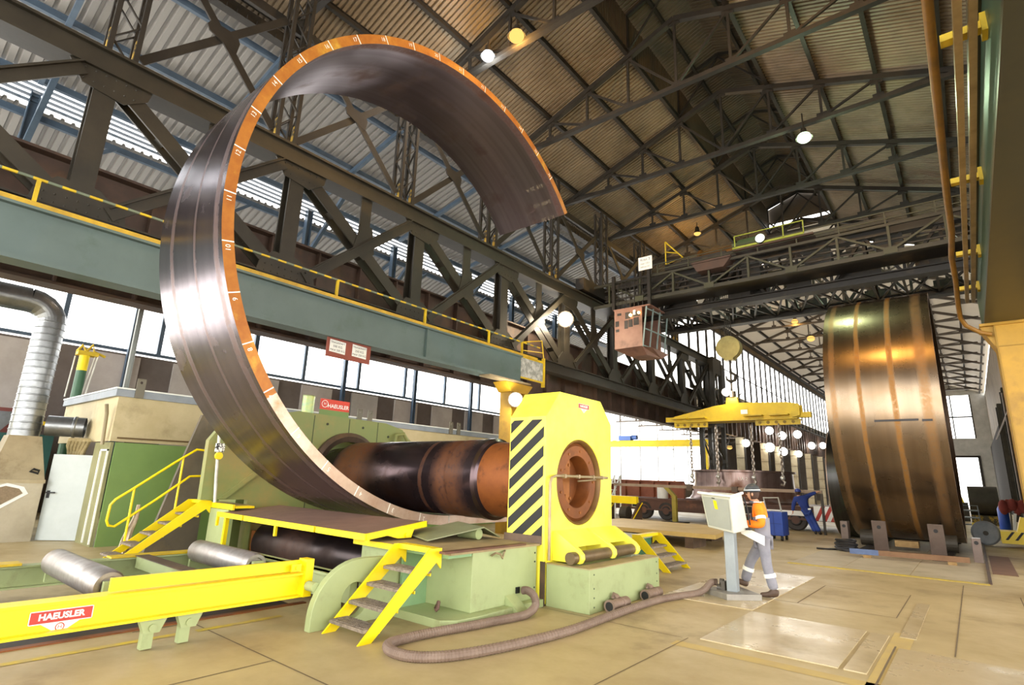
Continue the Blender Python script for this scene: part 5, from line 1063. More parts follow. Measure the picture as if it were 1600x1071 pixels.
# things before the trailer, beyond the end frame
t = thing('welding_cart', 'yellow topped roller stand with two dark side plates beyond the end frame', 'roller stand', (-11.5, 21.5, 0))
for x in (-12.2, -10.9): MB().prism([(20.8, .06), (22.0, .06), (22.0, .95), (21.7, .95)], 'x', x, x + .06).build('side_plate', mat('stand_brown', '#4a3527', None, rough=.6), t)
b = MB().box(-12.3, -10.7, 20.7, 22.1, 0, .06); b.build('base', dark, t); MB().box(-12.2, -10.9, 21.6, 21.8, .9, 1.2).build('cross_head', yel, t); b = MB()
for x in (-12.2, -10.9): b.bar((x + .065, 20.78, .06), (x + .065, 22.0, .95), .02, .06, (1, 0, 0))
b.build('yellow_edge', yel, t); MB().cyl((-11.5, 21.5, .5), (-11.2, 21.5, .5), .3, 20).build('roller', dark, t)
t = thing('white_drum', 'round white drum on the trailer bed beside the yellow stand', 'drum', (-12.1, 27.6, 1.33)); MB().lathe([(0, 0), (.25, 0), (.27, .03), (.27, .55), (.22, .62), (0, .62)], (-12.3, 27.3, 1.03), (0, 0, 1), 20).build('body', white, t, smooth=35); MB().cyl((-12.3, 27.3, 1.65), (-12.3, 27.3, 1.69), .1, 14).build('cap', white, t)
t = thing('step_ladder', 'white step ladder standing beyond the end frame', 'ladder', (-14.5, 26, 0))
b = MB()
for y in (25.8, 26.4):
    MB().bar((-15.2, y, 0), (-14.2, y, 2.1), .06, .1, (0, 1, 0)).build('rail', white, t); MB().bar((-14.2, y, 0), (-14.2, y, 2.1), .05, .08, (0, 1, 0)).build('leg', white, t)
for k in range(6): MB().box(-15.2 + .17 * (k + 1) - .1, -15.2 + .17 * (k + 1) + .1, 25.8, 26.4, .34 * (k + 1) - .02, .34 * (k + 1) + .02).build('tread', white, t)
t = thing('rust_segment', 'rust red ribbed steel section lying on the trailer beyond the end frame', 'steel section', (-14, 29, 1.33)); b = MB().box(-17, -11.85, 28.9, 29.0, 1.03, 1.9); rs = b.build('web_plate', mat('red_rust', '#9a5a3c', '#83492f', 1.5, .6), t)
for k in range(7): MB().box(-16.9 + k * .85, -16.84 + k * .85, 28.7, 28.9, 1.03, 1.85).build('rib', mat('red_rust', '#9a5a3c'), t)
MB().box(-17, -11.85, 28.7, 29.1, 1.85, 1.92).build('flange', mat('red_rust', '#9a5a3c'), t)
# blue cart behind the worker
t = thing('tool_trolley', 'blue sided trolley with a grey push handle behind the worker in orange', 'trolley', (-5.3, 21.4, 0))
bl_ = mat('cart_blue', '#1f3f8f', '#1a3680', 1.5, .5); b = MB().box(-5.75, -5.2, 21.1, 21.9, .16, .95); b.build('tub', bl_, t, bevel=.02); b = MB().box(-5.72, -5.23, 21.09, 21.1, .55, .57).box(-5.49, -5.47, 21.09, 21.1, .2, .92); b.build('seam', mat('cart_blue_dark', '#173072', None), t)
MB().tube([(-5.75, 21.3, .95), (-5.78, 21.2, 1.4), (-5.3, 21.2, 1.42), (-5.25, 21.3, .95)], .03, 8).build('push_handle', mat('handle_grey', '#b9b9b2', None, rough=.4, metal=.4), t, smooth=40)
for x in (-5.68, -5.27):
    for y in (21.2, 21.8): MB().cyl((x - .03, y, .08), (x + .03, y, .08), .08, 14).build('caster', black, t)
# gantry with hoist in the side aisle and the row of pale columns
t = thing('aisle_crane', 'yellow single girder crane with blue hoist in the side aisle', 'crane', (-21, 45, 5)); MB().ibeam((-25.8, 45, 5.1), (-16.2, 45, 5.1), .4, .55, .05, .2).build('girder', yel, t); MB().box(-24.2, -23.0, 44.7, 45.3, 5.4, 5.8).cyl((-23.0, 45, 5.65), (-22.5, 45, 5.65), .22, 16).build('hoist', mat('hoist_blue', '#3d62a8', None, rough=.4), t)
b = MB()
for k in range(9): b.tube([(-25 + k * .95, 44.7, 4.8), (-24.8 + k * .95, 44.7, 4.45), (-24.4 + k * .95, 44.7, 4.8)], .03, 5)
b.build('festoon_cable', pp, t)
for x in (-25.5, -16.4): MB().box(x - .15, x + .15, 44.85, 45.15, 0, 4.82).build('leg', yel, t)
t = None
for i, y in enumerate((47.5, 52, 57, 63, 69, 76)):
    lab = 'brown roof truss above the yellow aisle crane, %s in the row' % NTH[i]
    if t is None:
        bt = mat('hazy_brown_roof_steel'); t = thing('aisle_truss', lab, 'roof truss', (-20, y, 7.4), 'far aisle trusses'); MB().bar((-25.9, y, 8.6), (-15.5, y, 9.3), .14, .16).build('top_chord', bt, t); MB().bar((-25.9, y, 7.4), (-13.6, y, 7.4), .14, .14).build('bottom_chord', bt, t)
        for k in range(7): x = -25.5 + k * 1.65; MB().bar((x, y, 7.4), (x, y, 8.6 + .067 * (x + 25.9)), .08, .08).build('post', bt, t); MB().bar((x, y, 7.45), (x + 1.5, y, 8.6 + .067 * (x + 27.4)), .07, .07, (0, 1, 0)).build('diagonal', bt, t)
    else: dup(t, (0, y - 47.5, 0), lab)
pcm = mat('pale_column', '#b0a48a', '#9d9177', 1.2, .7, 0, dirt='#7d7058')
c0 = None
for i, y in enumerate((43.5, 49.9, 54.2, 60, 66.2, 72.3, 78.5, 85)):
    lab = 'pale banded column between hall and aisle, %s after the portal column' % NTH[i]
    if c0 is None:
        c0 = thing('aisle_column', lab, 'column', (-13.2, y, 0), 'pale aisle columns'); MB().box(-13.5, -12.95, y - .25, y + .25, 0, 5.35).build('shaft', pcm, c0)
        b = MB()
        for k in range(5): b.box(-13.53, -12.92, y - .28, y + .28, .8 + k, .86 + k)
        b.build('band', mat('column_band', '#6f634e', None), c0); MB().box(-12.92, -12.8, y - .2, y - .12, 0, 5.3).build('pipe', darker, c0)
    else: dup(c0, (0, y - 43.5, 0), lab)
# ---------------------------------------------------------------- finished ring on its stands
YC, ZC, RR, xa, xb = 23.3, 4.36, 4.1, -3.2, -.36
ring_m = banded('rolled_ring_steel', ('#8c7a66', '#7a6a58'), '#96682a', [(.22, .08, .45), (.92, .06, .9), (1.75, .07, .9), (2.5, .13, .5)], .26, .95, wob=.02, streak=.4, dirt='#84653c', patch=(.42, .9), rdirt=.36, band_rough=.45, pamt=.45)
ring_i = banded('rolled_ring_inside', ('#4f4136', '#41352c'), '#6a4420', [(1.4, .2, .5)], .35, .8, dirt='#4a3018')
t = thing('steel_ring', 'enormous shiny closed steel ring with ochre rust bands standing upright on four posts', 'steel ring', (xa, YC, .26))
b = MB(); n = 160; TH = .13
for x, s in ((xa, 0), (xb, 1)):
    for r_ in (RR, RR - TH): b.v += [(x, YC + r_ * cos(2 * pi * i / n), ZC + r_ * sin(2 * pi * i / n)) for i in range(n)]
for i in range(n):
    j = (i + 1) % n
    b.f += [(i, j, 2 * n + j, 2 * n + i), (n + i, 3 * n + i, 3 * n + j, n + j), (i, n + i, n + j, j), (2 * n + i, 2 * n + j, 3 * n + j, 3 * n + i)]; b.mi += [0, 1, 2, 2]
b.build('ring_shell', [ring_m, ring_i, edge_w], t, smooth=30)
b = MB().flat([(-.5, -.03), (.55, -.03), (.55, .03), (-.5, .03)], (-1.5, YC - RR - .001, ZC - .6), (1, 0, 0), (0, 0, 1), .004); b.flat([(-.12, -.03), (.12, -.03), (.12, .03), (-.12, .03)], (-.75, YC - RR - .001, ZC - .62), (1, 0, 0), (0, 0, 1), .004); b.build('paint_mark', mat('dark_paint_mark', '#3c3a3c', None, rough=.6), t)
post_m = mat('heavy_post_steel', '#6a5c54', '#594c45', 2, .35, .5, dirt='#7d5a3a', dscale=1.5)
def ring_post(x, y, lab, w=.34, h=.95, lean=.12, th=.09):
    t = thing('ring_post', lab, 'post', (x, y, 0), 'posts of the big ring')
    MB().add([(x - w / 2, y, 0), (x + w / 2, y, 0), (x + w / 2, y + th, 0), (x - w / 2, y + th, 0), (x - w / 2, y - lean, h), (x + w / 2, y - lean, h), (x + w / 2, y - lean + th, h), (x - w / 2, y - lean + th, h)], [(3, 2, 1, 0), (4, 5, 6, 7), (0, 1, 5, 4), (1, 2, 6, 5), (2, 3, 7, 6), (3, 0, 4, 7)]).build('post_plate', post_m, t, bevel=.006)
    MB().cyl((x, y - lean * .85 - .006, h * .82), (x, y - lean * .85 + .002, h * .82), .05, 16).build('lifting_hole', black, t); return t
YP = 19.25
ring_post(-2.2, YP, 'thick steel post plate holding the big ring beside the blue bar end')
ring_post(-.92, YP, 'thick steel post plate holding the big ring at the brown bar end')
ring_post(-3.34, 20.9, 'narrow dark steel post plate by the black coil at the side of the big ring', .2, .8, 0, .4)
ring_post(-.12, 19.9, 'short dark steel post plate at the outer side of the big ring', .2, .62, 0, .4)
t = thing('ring_cradle', 'dark cradle frame with rollers under the big ring', 'cradle', (-1.8, 23.2, 0))
MB().box(-2.8, -.6, 19.6, 19.8, 0, .12).box(-3.0, -.6, 26.5, 26.8, 0, .2).box(-2.8, -2.6, 19.8, 26.5, 0, .12).box(-.85, -.65, 19.8, 26.5, 0, .12).build('base_frame', black, t)
for x in (-2.75, -.75):
    for y in (21.3, 25.3): MB().cyl((x - .2, y, .34), (x + .2, y, .34), .24, 20).build('cradle_roller', dark, t)
MB().box(-2.1, -1.5, 21.5, 22.0, .12, .3).build('wood_packing', wood, t, label='block of pale wood packing')
t = thing('floor_bar', 'long brown square bar with a blue painted end lying on blocks before the big ring', 'steel bar', (-1.6, 18.4, .08))
MB().bar((-2.2, 18.42, .15), (-.3, 18.75, .15), .12, .13).build('bar', mat('bar_brown', '#7a5a3c', '#68492f', 2, .5, .3), t); MB().bar((-2.85, 18.3, .15), (-2.2, 18.42, .15), .122, .132).build('blue_end', mat('chalky_blue', '#5c6f94', '#4f6186', 4, .6), t, label='blue painted end')
for x, y, lab in ((-2.45, 18.37, 'small wood block under the blue end of the floor bar'), (-.65, 18.69, 'small wood block under the brown end of the floor bar')): tag(MB().box(x - .09, x + .09, y - .12, y + .12, .005, .08).build('wood_block', wood, None, loc=(x, y, 0)), lab, 'wood block', 'blocks under the floor bar')
t = thing('cable_coil', 'black rubber cable coil lying beside the big ring', 'cable coil', (-3.15, 19.75, 0))
b = MB()
for k in range(7): b.tube([(-3.15 + (.26 + .03 * sin(k * 2.1)) * cos(a), 19.75 + (.26 + .03 * cos(k * 1.7)) * sin(a), .04 + .045 * k + .02 * sin(2 * a + k)) for a in [2 * pi * q / 20 for q in range(20)]], .03, 6, closed=True)
b.tube([(-3.4, 19.7, .03), (-3.6, 19.5, .03), (-3.9, 19.5, .03)], .03, 6); b.build('cable', mat('black_rubber', '#1c1c1e', '#2b2b2d', 4, .45), t, smooth=50)
# pad the ring stands on
t = thing('floor_pad', 'pale concrete floor pad with worn yellow edge under the big ring', 'floor pad', (-1.85, 20, 0), None)
cp = mat('pale_pad', '#b7ab92', '#a2967c', 1, .6, 0, dirt='#7d735f', dscale=.6)
for x0, x1 in ((-3.7, -2.62), (-2.6, -1.32), (-1.3, 0)): MB().box(x0, x1, 15.45, 28, 0, .008).build('pad_slab', cp, t)
MB().box(-3.72, .02, 15.25, 15.44, 0, .01).build('yellow_edge', yline, t, label='worn yellow edge line'); MB().box(.0, .06, 15.45, 28, 0, .03).build('angle_trim', brownst, t)
MB().box(.1, .55, 17.5, 22.5, 0, .012).build('rust_plate', mat('floor_rust_plate', '#7a5a44', '#6a4c38', 2, .6, .2), t)
# second, smaller ring behind
t = thing('steel_ring', 'smaller dark ring half hidden behind the enormous closed ring', 'steel ring', (-3.9, 26, .05))
MB().lathe([(2.0, 0), (2.1, 0), (2.1, .8), (2.0, .8), (2.0, 0)], (-4.2, 26.0, 2.11), (1, 0, 0), 96).build('ring_shell', banded('dark_ring_steel', ('#4a4a48', '#3c3b3a'), '#5e4a36', [(.8, .2, .4)], .3, .85, dirt='#4d5a46'), t, smooth=30)
MB().lathe([(1.99, -.02), (2.105, -.02), (2.105, .0), (1.99, 0), (1.99, -.02)], (-4.2, 26.0, 2.11), (1, 0, 0), 96).build('ring_rim', edge_w, t, smooth=30)

# ---------------------------------------------------------------- aisle side beyond the ochre post
t = thing('floor_truck', 'low yellow floor truck with a big grey wheel at the hall edge', 'truck', (.7, 27.3, 0))
MB().box(.55, 3.6, 26.6, 27.8, .14, .55).build('body', yel, t); b = MB()
for k in range(2): b.flat([(-.3 + k * .25, -.14), (-.22 + k * .25, -.14), (-.02 + k * .25, .14), (-.1 + k * .25, .14)], (.95, 26.6, .4), (1, 0, 0), (0, 0, 1), .004)
b.build('hazard_stripe', black, t)
MB().prism([(1.0, .55), (1.5, .55), (1.7, .95), (1.15, 1.05)], 'y', 26.7, 27.2).build('lift_arm', yel, t); MB().box(1.3, 1.9, 26.65, 27.3, .55, .75).build('motor_box', black, t)
w_ = MB().lathe([(0, 0), (.12, 0), (.14, .04), (.28, .02), (.38, .03), (.42, .08), (.42, .2), (.36, .25), (0, .25)], (.15, 27.3, .42), (0, -1, 0), 32).build('wheel', mat('grey_tyre', '#8d9398', '#767c82', 3, .6), t, smooth=35); MB().cyl((.15, 27.06, .42), (.15, 27.02, .42), .08, 12).build('hub', dark, w_)
MB().box(-.2, -.12, 27.3, 27.4, 0, .75).box(-.2, .6, 27.28, 27.32, .38, .46).build('drawbar', yel, t)
t = thing('cloth_stand', 'red and white cloths thrown over a stand by the dark bay wall', 'cloths', (1.25, 34, 0))
b = MB().tube([(1.1, 34, 0), (1.2, 34, 1.5)], .03, 6).tube([(1.6, 34, 0), (1.5, 34, 1.5)], .03, 6); b.build('stand', dark, t); b = MB()
for k in range(6): b.sphere((.95 + .16 * k, 33.95 + .1 * (k % 2), 1.25 + .06 * (k % 3)), .22, 10, 8, (.8, .7, 1.5 - .15 * (k % 3)))
b.build('red_cloth', mat('dull_red_cloth', '#8f4038', '#7a342e', 4, .9), t, smooth=60); MB().bar((1.15, 33.8, .05), (1.3, 33.8, 1.0), .1, .06, (0, 1, 0)).build('white_strip', white, t)
t = thing('grey_trolley', 'small grey hand trolley with shelves far off by the bay wall', 'trolley', (-.3, 38, 0))
for z in (.25, .6, .95): MB().box(-.75, .1, 37.8, 38.4, z - .03, z + .03).build('shelf', mat('trolley_grey', '#7d858a', None, rough=.5), t)
MB().tube([(-.75, 37.8, 0), (-.8, 37.8, 1.2), (.05, 37.8, 1.2), (.1, 37.8, 0)], .03, 6).build('frame_tube', mat('trolley_grey', '#7d858a'), t)
t = thing('gas_bottle', 'blue gas bottle standing by the dark bay wall', 'gas bottle', (1.0, 37.5, 0)); MB().lathe([(0, 0), (.2, 0), (.22, .05), (.22, 1.1), (.12, 1.3), (.07, 1.35), (0, 1.36)], (1.0, 37.5, 0), (0, 0, 1), 20).build('bottle', mat('bottle_blue', '#2f58c0', None, rough=.35), t, smooth=40); MB().cyl((1.0, 37.5, 1.36), (1.0, 37.5, 1.5), .05, 10).build('valve', black, t)
t = thing('dark_drum', 'big dark steel drum on a hazard striped skid far off by the gate', 'drum', (.3, 45, 0)); MB().cyl((-.3, 45, 1.4), (1.1, 45, 1.4), .85, 32).build('drum_shell', dark, t, smooth=40); MB().box(-.3, 1.2, 44.3, 45.7, 0, .55).build('skid', stripe, t)
t = thing('yellow_winder', 'yellow machine with a sloping arm far off in front of the lit gate', 'machine', (-1.3, 50, 0)); MB().box(-3.2, -1.6, 49, 51, 1.2, 2.6).build('housing', yel, t); MB().box(-3.2, -.4, 49, 51, 0, 1.2).build('base', dark, t); MB().bar((-.6, 49.2, .6), (-1.2, 49.2, 3.0), .35, .35, (0, 1, 0)).build('arm', yel, t)
# dark bay wall dressing
t = None
for i, y in enumerate((22, 27, 32, 38, 45, 53)):
    lab = 'dark wall column of the bay beyond the ochre post, %s along the wall' % NTH[i]
    if t is None:
        t = thing('bay_column', lab, 'column', (2.3, y, 0), 'bay wall columns'); MB().ibeam((2.3, y, 0), (2.3, y, 8.2), .45, .6, .04, .05, (0, 1, 0)).build('shaft', dark, t); MB().bar((2.05, y + .35, 0), (2.05, y + .35, 8), .08, .08, (0, 1, 0)).build('pipe', darker, t)
    else: dup(t, (0, y - 22, 0), lab)
t = thing('wall_pipe', 'pair of long brown pipes running up the bay wall beside the columns', 'pipes', (2.0, 30, 0))
b = MB().tube([(2.0, 29, 0), (2.0, 29, 7.5)], .06, 8).tube([(1.9, 35.5, 0), (1.9, 35.5, 7.5)], .07, 8).tube([(2.0, 42, 0), (2.0, 42, 7.5)], .07, 8).tube([(2.0, 21, 6.2), (2.0, 60, 6.2)], .06, 8); b.build('pipe', mat('brown_pipe', '#6a5648', '#57463a', 3, .5), t, smooth=40)
t = thing('mandatory_sign', 'round blue and white safety sign on the dark bay wall', 'sign', (1.95, 26.6, 3)); MB().cyl((1.96, 26.4, 3.0), (1.94, 26.4, 3.0), .2, 24).build('disc', white, t); b = MB().cyl((1.94, 26.4, 3.0), (1.93, 26.4, 3.0), .17, 24); b.build('blue_face', mat('sign_face_blue', '#3a4d9a', None), t); MB().box(1.925, 1.93, 26.3, 26.5, 2.98, 3.06).cyl((1.93, 26.4, 2.95), (1.922, 26.4, 2.95), .05, 10).build('pictogram', white, t)
MB().box(1.96, 2.0, 26.35, 26.45, 2.0, 3.0).build('bracket', dark, t)
for y0, z0 in ((25.2, 1.9), (25.2, 3.6), (30, 2.0), (30, 3.6)): tag(MB().box(2.5, 2.58, y0, y0 + 1.2, z0, z0 + 1.2).build('wall_cabinet', mat('sooty_cabinet', '#3f3a36', '#4a433c', 2, .5), None, loc=(2.54, y0, z0)), 'sooty cabinet plate on the bay wall, %s in the %s' % ('lower one' if z0 < 3 else 'upper one', 'bay with the round sign' if y0 < 27 else 'bay beyond the round sign'), 'wall cabinet', 'bay wall cabinets')
# ---------------------------------------------------------------- people
def skinned(name, nodes, edges, m, parent=None, levels=2, root=None, extra=None, loc=None, flat=None):
    """one continuous surface grown over connected joints: nodes {key: (pos, radius or (rx, ry))}"""
    keys = list(nodes); idx = {k: i for i, k in enumerate(keys)}
    me = bpy.data.meshes.new(name); me.from_pydata([nodes[k][0] for k in keys], [(idx[a], idx[c]) for a, c in edges], [])
    o = bpy.data.objects.new(name, me); COL.objects.link(o); md = o.modifiers.new('skin', 'SKIN'); md.use_smooth_shade = True
    for k in keys:
        r = nodes[k][1]; sv = me.skin_vertices[0].data[idx[k]]; sv.radius = r if isinstance(r, tuple) else (r, r); sv.use_root = (k == (root or keys[0]))
    ss = o.modifiers.new('sub', 'SUBSURF'); ss.levels = levels; ss.render_levels = levels
    dg = bpy.context.evaluated_depsgraph_get(); nm = bpy.data.meshes.new_from_object(o.evaluated_get(dg)); bpy.data.objects.remove(o); bpy.data.meshes.remove(me)
    mb = MB(); mb.v = [tuple(v.co) for v in nm.vertices]; mb.f = [tuple(p.vertices) for p in nm.polygons]; mb.mi = [0] * len(mb.f)
    if extra: extra(mb)
    r = mb.build(name, m, parent, smooth=70, loc=loc); bpy.data.meshes.remove(nm); return r
skin_m = mat('skin', '#c99878', '#c08a6c', 6, .5)
def frame_at(origin, yaw):
    """forward, right, up coordinates to world; yaw: direction faced, counterclockwise from +X"""
    f = V((cos(yaw), sin(yaw), 0)); r = V((sin(yaw), -cos(yaw), 0)); o = V(origin)
    return lambda a, b, c: tuple(o + f * a + r * b + V((0, 0, c)))
def hand_nodes(nd, ed, w, pfx, wrist, palm_dir, side_dir, curl, T):
    """palm, four fingers of unequal length and a thumb from the side of the palm; directions in local frame"""
    p = V(wrist); d = V(palm_dir).normalized(); s = V(side_dir).normalized(); n = d.cross(s)
    nd[pfx + 'palm'] = (T(*(p + d * .055)), (.026, .032)); ed.append((w, pfx + 'palm'))
    for i, (off, ln) in enumerate(((-.03, .068), (-.01, .078), (.011, .074), (.031, .058))):
        a = p + d * .085 + s * off; b_ = a + (d * cos(curl * .5) + n * sin(curl * .5)) * ln * .5; c = b_ + (d * cos(curl) + n * sin(curl)) * ln * .5
        ks = [pfx + 'f%d%s' % (i, q) for q in 'abc']
        for k_, q in zip(ks, (a, b_, c)): nd[k_] = (T(*q), .0085)
        ed += [(pfx + 'palm', ks[0]), (ks[0], ks[1]), (ks[1], ks[2])]
    a = p + d * .035 - s * .04; b_ = a + d * .035 - s * .018 + n * .01; nd[pfx + 't1'] = (T(*a), .011); nd[pfx + 't2'] = (T(*b_), .009); ed += [(pfx + 'palm', pfx + 't1'), (pfx + 't1', pfx + 't2')]
def person(label, loc, yaw, J, jacket, trouser, boots, helmet, face_dir, helm_band=None, bulk=1.0):
    """J: joints in (forward, right, up)"""
    T = frame_at(loc, yaw); t = thing('person', label, 'person', loc)
    nd, ed = {}, []
    def N_(k, r, to=None, ky=None): nd[k] = (T(*J[ky or k]), r); ed.append((to, k)) if to else None
    N_('pelvis', (.1, .08)); N_('waist', (.1, .08), 'pelvis'); N_('chest', (.1, .08), 'waist'); N_('neck', .052, 'chest')
    h = V(J['head']); fd = V(face_dir).normalized(); up = V((0, 0, 1)); rt = fd.cross(up).normalized()
    nd['jaw'] = (T(*(h - up * .075 + fd * .02)), (.062, .066)); nd['skull'] = (T(*(h + up * .03)), (.078, .092)); nd['crown'] = (T(*(h + up * .09 - fd * .01)), (.055, .065)); ed += [('neck', 'jaw'), ('jaw', 'skull'), ('skull', 'crown')]
    nd['nose'] = (T(*(h - up * .02 + fd * .105)), .012); nd['nose0'] = (T(*(h + up * .0 + fd * .08)), .02); ed += [('skull', 'nose0'), ('nose0', 'nose')]
    for s, sg in (('l', -1), ('r', 1)):
        for k, r, to in (('sh', .045, 'chest'), ('el', .04, 'sh'), ('wr', .028, 'el'), ('hip', .08, 'pelvis'), ('kn', .055, 'hip'), ('an', .038, 'kn'), ('toe', .035, 'an')):
            N_(s + k, r, to if to in ('chest', 'pelvis') else s + to)
        hand_nodes(nd, ed, s + 'wr', s, J[s + 'wr'], V(J[s + 'wr']) - V(J[s + 'el']) if s + 'hd' not in J else J[s + 'hd'], J[s + 'sd'], J.get('curl', .7), T)
    skinned('body', nd, ed, skin_m, t, 2, 'pelvis')
    def clothes(name, keys, rad_, m, root, lv=2):
        n2 = {k: (T(*(J[k] if not isinstance(k, tuple) else k)), (r[0] * bulk, r[1] * bulk) if isinstance(r, tuple) else r * bulk) for k, r in rad_.items()}
        return skinned(name, n2, keys, m, t, lv, root)
    jk = ('jacket', [('waist', 'pelvis'), ('pelvis', 'skirt'), ('waist', 'chest'), ('chest', 'collar'), ('chest', 'lsh'), ('lsh', 'lel'), ('lel', 'lcf'), ('chest', 'rsh'), ('rsh', 'rel'), ('rel', 'rcf')])
    for s in 'lr': J[s + 'cf'] = tuple(V(J[s + 'el']).lerp(V(J[s + 'wr']), .93))
    J['collar'] = tuple(V(J['chest']).lerp(V(J['neck']), .8))
    J['skirt'] = tuple(V(J['pelvis']) + V((0, .0 , -.1)))
    jo = clothes(jk[0], jk[1], {'waist': (.165, .135), 'pelvis': (.18, .15), 'skirt': (.19, .155), 'chest': (.185, .145), 'collar': (.085, .085), 'lsh': .092, 'lel': .07, 'lcf': .052, 'rsh': .092, 'rel': .07, 'rcf': .052}, jacket, 'waist')
    for s in 'lr': J[s + 'hem'] = tuple(V(J[s + 'kn']).lerp(V(J[s + 'an']), .95))
    to = clothes('trousers', [('pelvis', 'lhip'), ('lhip', 'lkn'), ('lkn', 'lhem'), ('pelvis', 'rhip'), ('rhip', 'rkn'), ('rkn', 'rhem')], {'pelvis': (.15, .125), 'lhip': .108, 'lkn': .085, 'lhem': .085, 'rhip': .108, 'rkn': .085, 'rhem': .085}, trouser, 'pelvis')
    for s in 'lr':
        a, c = V(J[s + 'an']), V(J[s + 'toe']); d = (c - a); d.z = 0; d.normalize(); lowz = min(a.z - .09, c.z - .045)
        hl = a - d * .06
        n2 = {'top': (T(*(a + V((0, 0, .06)))), .056), 'ank': (T(*(a - V((0, 0, .03)))), .055), 'heel': (T(*(hl - V((0, 0, .035)))), .045), 'ball': (T(*(c + V((0, 0, .0)))), (.05, .042)), 'tip': (T(*(c + d * .07)), (.042, .034))}
        skinned('boot', n2, [('top', 'ank'), ('ank', 'heel'), ('ank', 'ball'), ('ball', 'tip')], boots, t, 2, 'ank')
    # helmet with brim, hair, eyes, mouth, ears
    def dome(name, m, r1, z0, z1, back=0):
        mb = MB(); n = 20; rows = 8
        for j in range(rows + 1):
            e = (j / rows) * pi / 2; 
            for i in range(n):
                a = 2 * pi * i / n; p = h + up * (z0 + (z1 - z0) * sin(e)) + (fd * cos(a) * 1.14 + rt * sin(a)) * r1 * cos(e); mb.v.append(T(*p))
        mb.f += [(j * n + i, j * n + (i + 1) % n, (j + 1) * n + (i + 1) % n, (j + 1) * n + i) for j in range(rows) for i in range(n)]; mb.mi += [0] * (rows * n)
        o = mb.build(name, m, t, smooth=60); sd = o.modifiers.new('thick', 'SOLIDIFY'); sd.thickness = .006; return o
    ho = dome('helmet', helmet, .118, .035, .165)
    mb = MB(); n = 24; k = []
    for rr_ in (.116, .135):
        for i in range(n):
            a = 2 * pi * i / n; ex = .05 * max(0, cos(a)) ** 2 if rr_ > .12 else 0; p = h + up * (.036 if rr_ < .12 else .03) + fd * cos(a) * (rr_ * 1.14 + ex) + rt * sin(a) * rr_; mb.v.append(T(*p))
    mb.f = [(i, (i + 1) % n, n + (i + 1) % n, n + i) for i in range(n)]; mb.mi = [0] * n; br = mb.build('brim', helmet, ho, smooth=60); br.modifiers.new('thick', 'SOLIDIFY').thickness = .006
    if helm_band:
        mb = MB(); n = 28
        for z, r_ in ((.05, .1195), (.062, .1185)):
            for i in range(n): a = 2 * pi * i / n; p = h + up * z + fd * cos(a) * r_ * 1.14 + rt * sin(a) * r_; mb.v.append(T(*p))
        mb.f = [(i, (i + 1) % n, n + (i + 1) % n, n + i) for i in range(n)]; mb.mi = [0] * n; mb.build('helmet_band', helm_band, ho)
    mb = MB()
    n = 14
    for z, r_ in ((.05, .1), (-.02, .098), (-.07, .085), (-.1, .066)):
        for i in range(n + 1): a = pi * .42 + (2 * pi - pi * .84) * i / n; p = h + up * z + fd * cos(a) * r_ * 1.12 + rt * sin(a) * r_; mb.v.append(T(*p))
    mb.f = [(j * (n + 1) + i, j * (n + 1) + i + 1, (j + 1) * (n + 1) + i + 1, (j + 1) * (n + 1) + i) for j in range(3) for i in range(n)]; mb.mi = [0] * len(mb.f); hr_ = mb.build('hair', mat('brown_hair', '#4a3326', '#3a271c', 20, .8), t, smooth=60); hr_.modifiers.new('thick', 'SOLIDIFY').thickness = .012
    for sg in (-1, 1):
        MB().sphere(T(*(h + fd * .088 + rt * sg * .033 + up * .005)), .012, 10, 8).build('eye', mat('eye_dark', '#2b2523', None, rough=.2), t, smooth=60)
        MB().sphere(T(*(h - fd * .005 + rt * sg * .088 - up * .015)), .026, 10, 8, (.7, .7, 1.2)).build('ear', skin_m, t, smooth=60)
    MB().bar(T(*(h + fd * .092 - up * .068 - rt * .024)), T(*(h + fd * .092 - up * .068 + rt * .024)), .008, .01).build('mouth', mat('lip', '#9a5c4c', None), t)
    return t, T, jo, to
def band_ring(T, a, c, u, r, w, m, parent, name='reflective_band'):
    a, c = V(a), V(c); p, q = a.lerp(c, u), a.lerp(c, u) + (c - a).normalized() * w; return MB().cyl(T(*p), T(*q), r, 24).build(name, m, parent, smooth=40)
refl = mat('reflective_tape', '#f4f4ea', None, rough=.4)
graywork = mat('grey_workwear', '#8b8a92', '#7b7a83', 5, .85, bump=.2, bscale=25)
orangew = mat('orange_workwear', '#ff8a12', '#f07a0a', 5, .8, bump=.2, bscale=25)
J = dict(pelvis=(.02, 0, .93), waist=(.0, 0, 1.1), chest=(.03, 0, 1.38), neck=(.08, 0, 1.52), head=(.14, 0, 1.655),
         lsh=(.03, -.19, 1.43), lel=(-.03, -.26, 1.15), lwr=(.27, -.22, 1.16), lsd=(0, 0, 1), rsh=(.05, .19, 1.43), rel=(.08, .25, 1.16), rwr=(.3, .16, 1.16), rsd=(0, 0, 1),
         lhip=(.0, -.095, .88), lkn=(-.03, -.1, .49), lan=(-.12, -.1, .1), ltoe=(.04, -.11, .045), rhip=(.04, .095, .88), rkn=(.26, .1, .53), ran=(.38, .1, .16), rtoe=(.53, .1, .2), curl=1.0)
